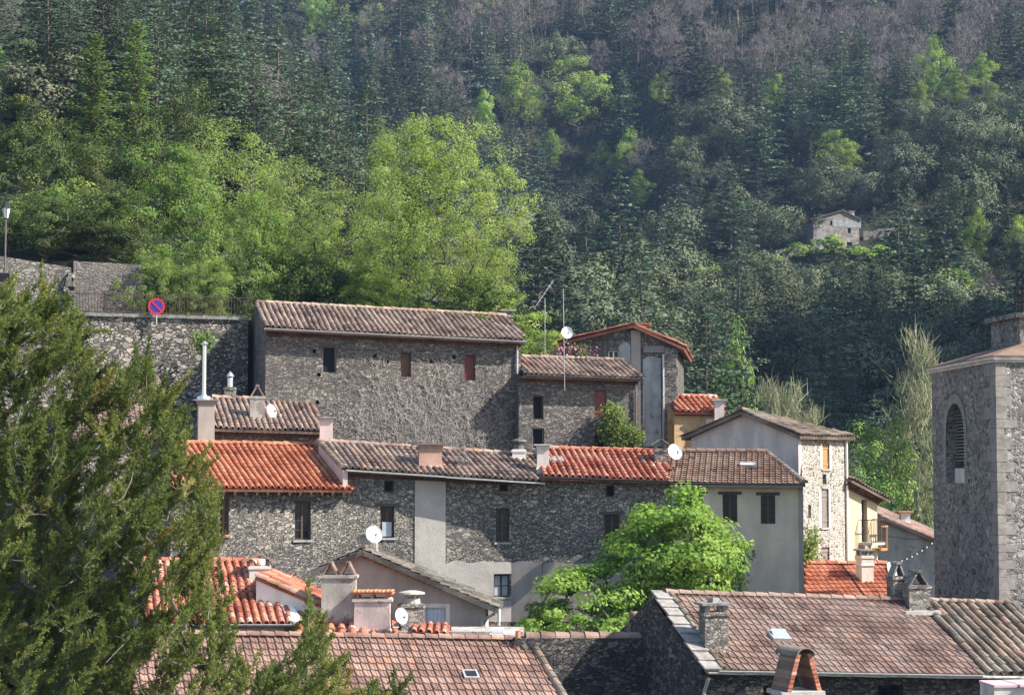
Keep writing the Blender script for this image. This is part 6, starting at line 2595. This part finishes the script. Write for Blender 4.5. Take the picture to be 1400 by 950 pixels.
for px, yt, Y_, w in ((722, 425, 88, 1.0), (742, 450, 86, .8)):
    x, y, z = base_at(px, Y_)
    hh = ht(z, yt, Y_)
    put(GRN[0], "broadleaf_tree", (x, y, z - .1), .5 * w, None, "bright green tree between the tall house and the red-edged gable, %s" % ("the taller one" if w == 1 else "the shorter one"), "tree", None, hh / 10)
# slim green spires and cedars on the left slope
SPI = conifer("conifer", 760, 10, 1.1, "leaf_green", levels=34, per=9, sprays=20, taper=.6, droop=-.5, ss=.42)
for px, yt, yb, Y, lab in ((122, 45, 230, 112, "slim light green conifer spire, left of two"), (180, 28, 240, 116, "slim light green conifer spire, right of two")):
    x, y, z = base_at(px, Y)
    put(SPI, "slim_conifer", (x, y, z - .2), 1.5, 0, lab, "tree", None, ht(z, yt, Y) / 10)
for px, yt, Y, w, lab in ((60, -40, 135, 1.1, "big dark spreading cedar at the top left corner"), (150, -30, 140, 1.2, "big dark spreading cedar behind the slim conifer spires"), (275, -10, 145, 1.2, "big feathery cedar above the left-hand grove"),
                          (345, 50, 135, 1.0, "pale-tipped cedar right of the left-hand grove"), (395, 80, 140, .9, "blue-green cedar above the airy green tree"), (445, 120, 142, .9, "blue-green cedar just left above the big lime"), (500, 100, 165, .9, "blue-green cedar behind the crown of the big lime")):
    x, y, z = base_at(px, Y)
    put(rnd.choice(CED), "cedar", (x, y, z - .3), w * ht(z, yt, Y) / 14 * .8, None, lab, "tree", None, ht(z, yt, Y) / 14)

# ---------------- maple before the row
x, y = (905 - 700) / F * 60.5, 60.5
zt_ = zpx(0, y, 672)
zb_ = -9.5
cr, mb = broadleaf("crown", 801, zt_ - zb_, 3.0, 3.4, 170, 150, .17, "leaf_maple", clump=.62, r0=.2, hollow=.4, lobe_amp=.3, up=.6, flat=.55, trunk_lean=(.2, 0))
near_tree("maple_tree", (x + .85, y, zb_), "vivid green maple between the stone row and the near roofs, its taller right part", cr, mb)
cr, mb = broadleaf("crown", 802, 5.5, 2.1, 1.7, 100, 150, .15, "leaf_maple", clump=.52, r0=.12, hollow=.4, lobe_amp=.3, up=.6, flat=.5)
xb = (795 - 700) / F * 59.5
near_tree("maple_tree", (xb, 59.5, zpx(0, 59.5, 775) - 5.5), "vivid green smaller maple left of the taller one, before the taupe wall base", cr, mb)

# ---------------- ivy and other climbers
def bush_at(px0, px1, y0, y1, Y, depth, n, leaf, mat, name, label, cat="plant", seed=1, hang=0.3):
    rg = np.random.default_rng(seed)
    a, b = P(px0, y1, Y), P(px1, y0, Y)
    k = 26
    c = np.stack([rg.uniform(a.x + .12, b.x - .12, k), Y + rg.uniform(-depth, 0, k), rg.uniform(a.z + .1, b.z - .15, k)], 1)
    pos = np.repeat(c, n // k, 0) + rg.normal(0, 1, (n // k * k, 3)) * np.array([.17, .12, .17])
    V = leaves(pos, leaf, leaf * .75, .2, np.tile([0.3, -1, .4], (len(pos), 1)), 1.0, rg, hang)
    m = MB()
    for q in c[:14]:
        m.tube([((a.x + b.x) / 2, Y - depth * .3, a.z - .8), ((a.x + b.x) / 2 * .5 + q[0] * .5, Y - depth * .5, (a.z + q[2]) / 2), q], [.03, .02, .008], 4, False)
    tint = np.clip(rg.normal(.5, .2, len(V)), 0, 1)
    t = thing(name, label, cat, ((a.x + b.x) / 2, Y - depth * .3, a.z - .8))
    base = BASE[t.name]
    link_mesh("foliage", quad_mesh("foliage", V - np.array(base), tint, [mat]), t)
    m.build("stems", "bark", t)
    return t


bush_at(822, 876, 582, 614, 75.6, .5, 1700, .12, "leaf_green", "climbing_plant", "green climbing plant on the right corner of the low stone house", seed=5)
bush_at(826, 852, 553, 594, 75.5, .4, 1000, .12, "leaf_green", "climbing_plant", "upper green shoot of climbing plant beside the red shutters", seed=6)
bush_at(266, 292, 456, 476, 76.2, .5, 420, .13, "leaf_green", "wall_plant", "small green plant growing from the retaining wall above the steel flue", seed=7)
bush_at(1096, 1117, 715, 772, 71.6, .5, 800, .12, "leaf_fresh", "climbing_plant", "light green climber at the foot of the pale rubble wall", seed=8)
bush_at(752, 800, 472, 492, 79.3, .8, 500, .13, "leaf_mid", "flowering_bush", "bush with purple-pink blossom behind the low stone house roof", seed=9)
rg = np.random.default_rng(9)
a = P(778, 482, 78.8)
pos = np.array(a) + rg.normal(0, 1, (260, 3)) * np.array([.45, .25, .16])
fb = link_mesh("blossom", quad_mesh("blossom", leaves(pos - np.array(a), .12, .1, .2, rg=rg), rg.random(260), ["blossom"]), bpy.data.objects["flowering_bush"])
fb.location = a - bpy.data.objects["flowering_bush"].location

# bare vine over the tall house
m = MB()
rg = np.random.default_rng(77)
for k in range(1900):
    px = rg.choice([rg.normal(585, 55), rg.uniform(430, 690)], p=[.8, .2])
    py = 620 - abs(rg.normal(0, 55)) if rg.random() < .85 else rg.uniform(465, 612)
    if py < 540 and any(abs(px - wx) < 24 for wx in (450, 555, 642)) or rg.random() < .3:
        continue
    s, z = tall_pl.hit(px, py)
    an = rg.normal(math.pi / 2, .9)
    o = rg.uniform(.015, .08)
    pts = []
    for j in range(rg.integers(5, 12)):
        pts.append(tall_pl.at(min(max(s, .1), tall_pl.L - .1), min(z, 4.6), o))
        st = rg.uniform(.06, .14)
        s += math.cos(an) * st
        z += math.sin(an) * st
        an += rg.normal(0, .45)
        o = min(.14, max(.012, o + rg.normal(0, .015)))
    m.tube(pts, np.linspace(rg.uniform(.005, .009), .003, len(pts)), 3, False)
t = m.build("bare_vine", "twig")
tag(t, "leafless grey climbing vine spread over the tall stone house front", "vine")

# grass and weeds on the terrace
n = 9000
X_ = rng.uniform(-16, 2, n)
Y_ = rng.uniform(78.5, 88, n)
pos = np.stack([X_, Y_, tz(X_, Y_) + rng.uniform(0, .3, n)], 1)
o = link_mesh("grass", quad_mesh("grass", leaves(pos, .32, .07, -.2, rg=rng), rng.random(n), ["grass_blade"]))
tag(o, kind="stuff", label="grass and weeds on the terrace behind the railing", cat="grass")

# ---------------- the yew in the foreground
rg = np.random.default_rng(901)
env_x = np.array([-60, 0, 40, 75, 110, 150, 200, 225, 250, 285, 297, 303, 330, 408, 420, 434, 446, 470, 500, 530, 560])
env_y = np.array([380, 385, 392, 400, 450, 520, 472, 520, 595, 655, 715, 800, 905, 905, 815, 805, 890, 900, 935, 930, 960])
P_, A_, B_, TT = [], [], [], []
base = np.array(P(-10, 1180, 28.5))
tg = []
while len(tg) < 900:
    px, py = rg.uniform(-70, 545), rg.uniform(380, 985)
    top = np.interp(px, env_x, env_y)
    if py < top + 12:
        continue
    if px > 300 and rg.random() < (.25 if py < 870 else .0):
        continue
    if py < top + 60 or rg.random() < .62:
        tg.append(np.array(P(px, py, 28.5 + rg.normal(0, .8))))
tg = np.array(tg)
nodes, par, w = skeleton(tg, base, rg, wander=.1)
mb = MB()
tubes(mb, nodes, par, w, .13, rmin=.005, n=6, expo=.6)
for q in tg:
    # one feathery plume: an axis with side shoots that shorten towards its tip
    D = np.array([rg.normal(.36, .36), rg.normal(0, .4), rg.normal(.8, .25)])
    D /= np.linalg.norm(D)
    LP = rg.uniform(.35, .8)
    q = q - D * LP * .5
    bend = rg.normal(0, .1, 3)
    tv = rg.normal(.42, .15)
    brown = rg.random() < .07
    mb.tube([q, q + D * LP * .5 + bend * .25, q + D * LP * .9 + bend * .8], [.008, .005, .002], 3, False)
    for g in np.linspace(.02, 1, int(46 * LP) + 4):
        a0 = q + D * LP * g + bend * g * g
        sd0 = rg.normal(size=3)
        sd0 -= D * sd0.dot(D)
        sd0 /= np.linalg.norm(sd0) + 1e-6
        d = D * rg.uniform(.6, 1.0) + sd0 * rg.uniform(.35, .8) * (1.1 - .6 * g)
        d /= np.linalg.norm(d)
        L = rg.uniform(.1, .24) * (1.15 - .6 * g)
        k = max(8, int(L * 135))
        f = np.sort(rg.uniform(0, 1, k))
        ax = a0 + d * (L * f)[:, None]
        sd = rg.normal(size=(k, 3))
        sd -= d * (sd @ d)[:, None]
        sd /= np.linalg.norm(sd, axis=1)[:, None] + 1e-6
        dd = d * .9 + sd * .7
        dd /= np.linalg.norm(dd, axis=1)[:, None]
        ln = (.062 * (1 - .35 * f) * rg.uniform(.7, 1.3, k))[:, None]
        bb = np.cross(dd, rg.normal(size=(k, 3)))
        bb /= np.linalg.norm(bb, axis=1)[:, None] + 1e-6
        wd = .008
        P_.append(np.stack([ax, ax + dd * ln * .5 + bb * wd, ax + dd * ln, ax + dd * ln * .5 - bb * wd], 1))
        TT.append(np.clip(tv + .06 * g + rg.normal(0, .1, k) + (.4 if brown else 0), 0, 1))
V = np.concatenate(P_)
TT = np.concatenate(TT)
t = thing("yew_tree", "large feathery olive-green yew filling the lower left foreground", "tree", tuple(base))
link_mesh("foliage", quad_mesh("foliage", V - base, TT, ["leaf_yew"]), t)
mb.m = 0
mb.build("trunk", "bark", t)

# ------------------------------------------------------------------ haze
hz = MB()
hz.box((45, 385, -18), (574, 882, 330))
o = hz.build("haze", "dark_inside")
tag(o, kind="stuff", label="thin bluish air over the valley", cat="haze")
hm = bpy.data.materials.new("haze")
hm.use_nodes = True
ht_ = hm.node_tree
ht_.nodes.clear()
out = ht_.nodes.new("ShaderNodeOutputMaterial")
pv = ht_.nodes.new("ShaderNodeVolumePrincipled")
pv.inputs["Color"].default_value = (0.38, 0.58, 1.0, 1)
pv.inputs["Density"].default_value = 0.00014
pv.inputs["Anisotropy"].default_value = 0.0
ht_.links.new(pv.outputs[0], out.inputs["Volume"])
o.data.materials.clear()
o.data.materials.append(hm)
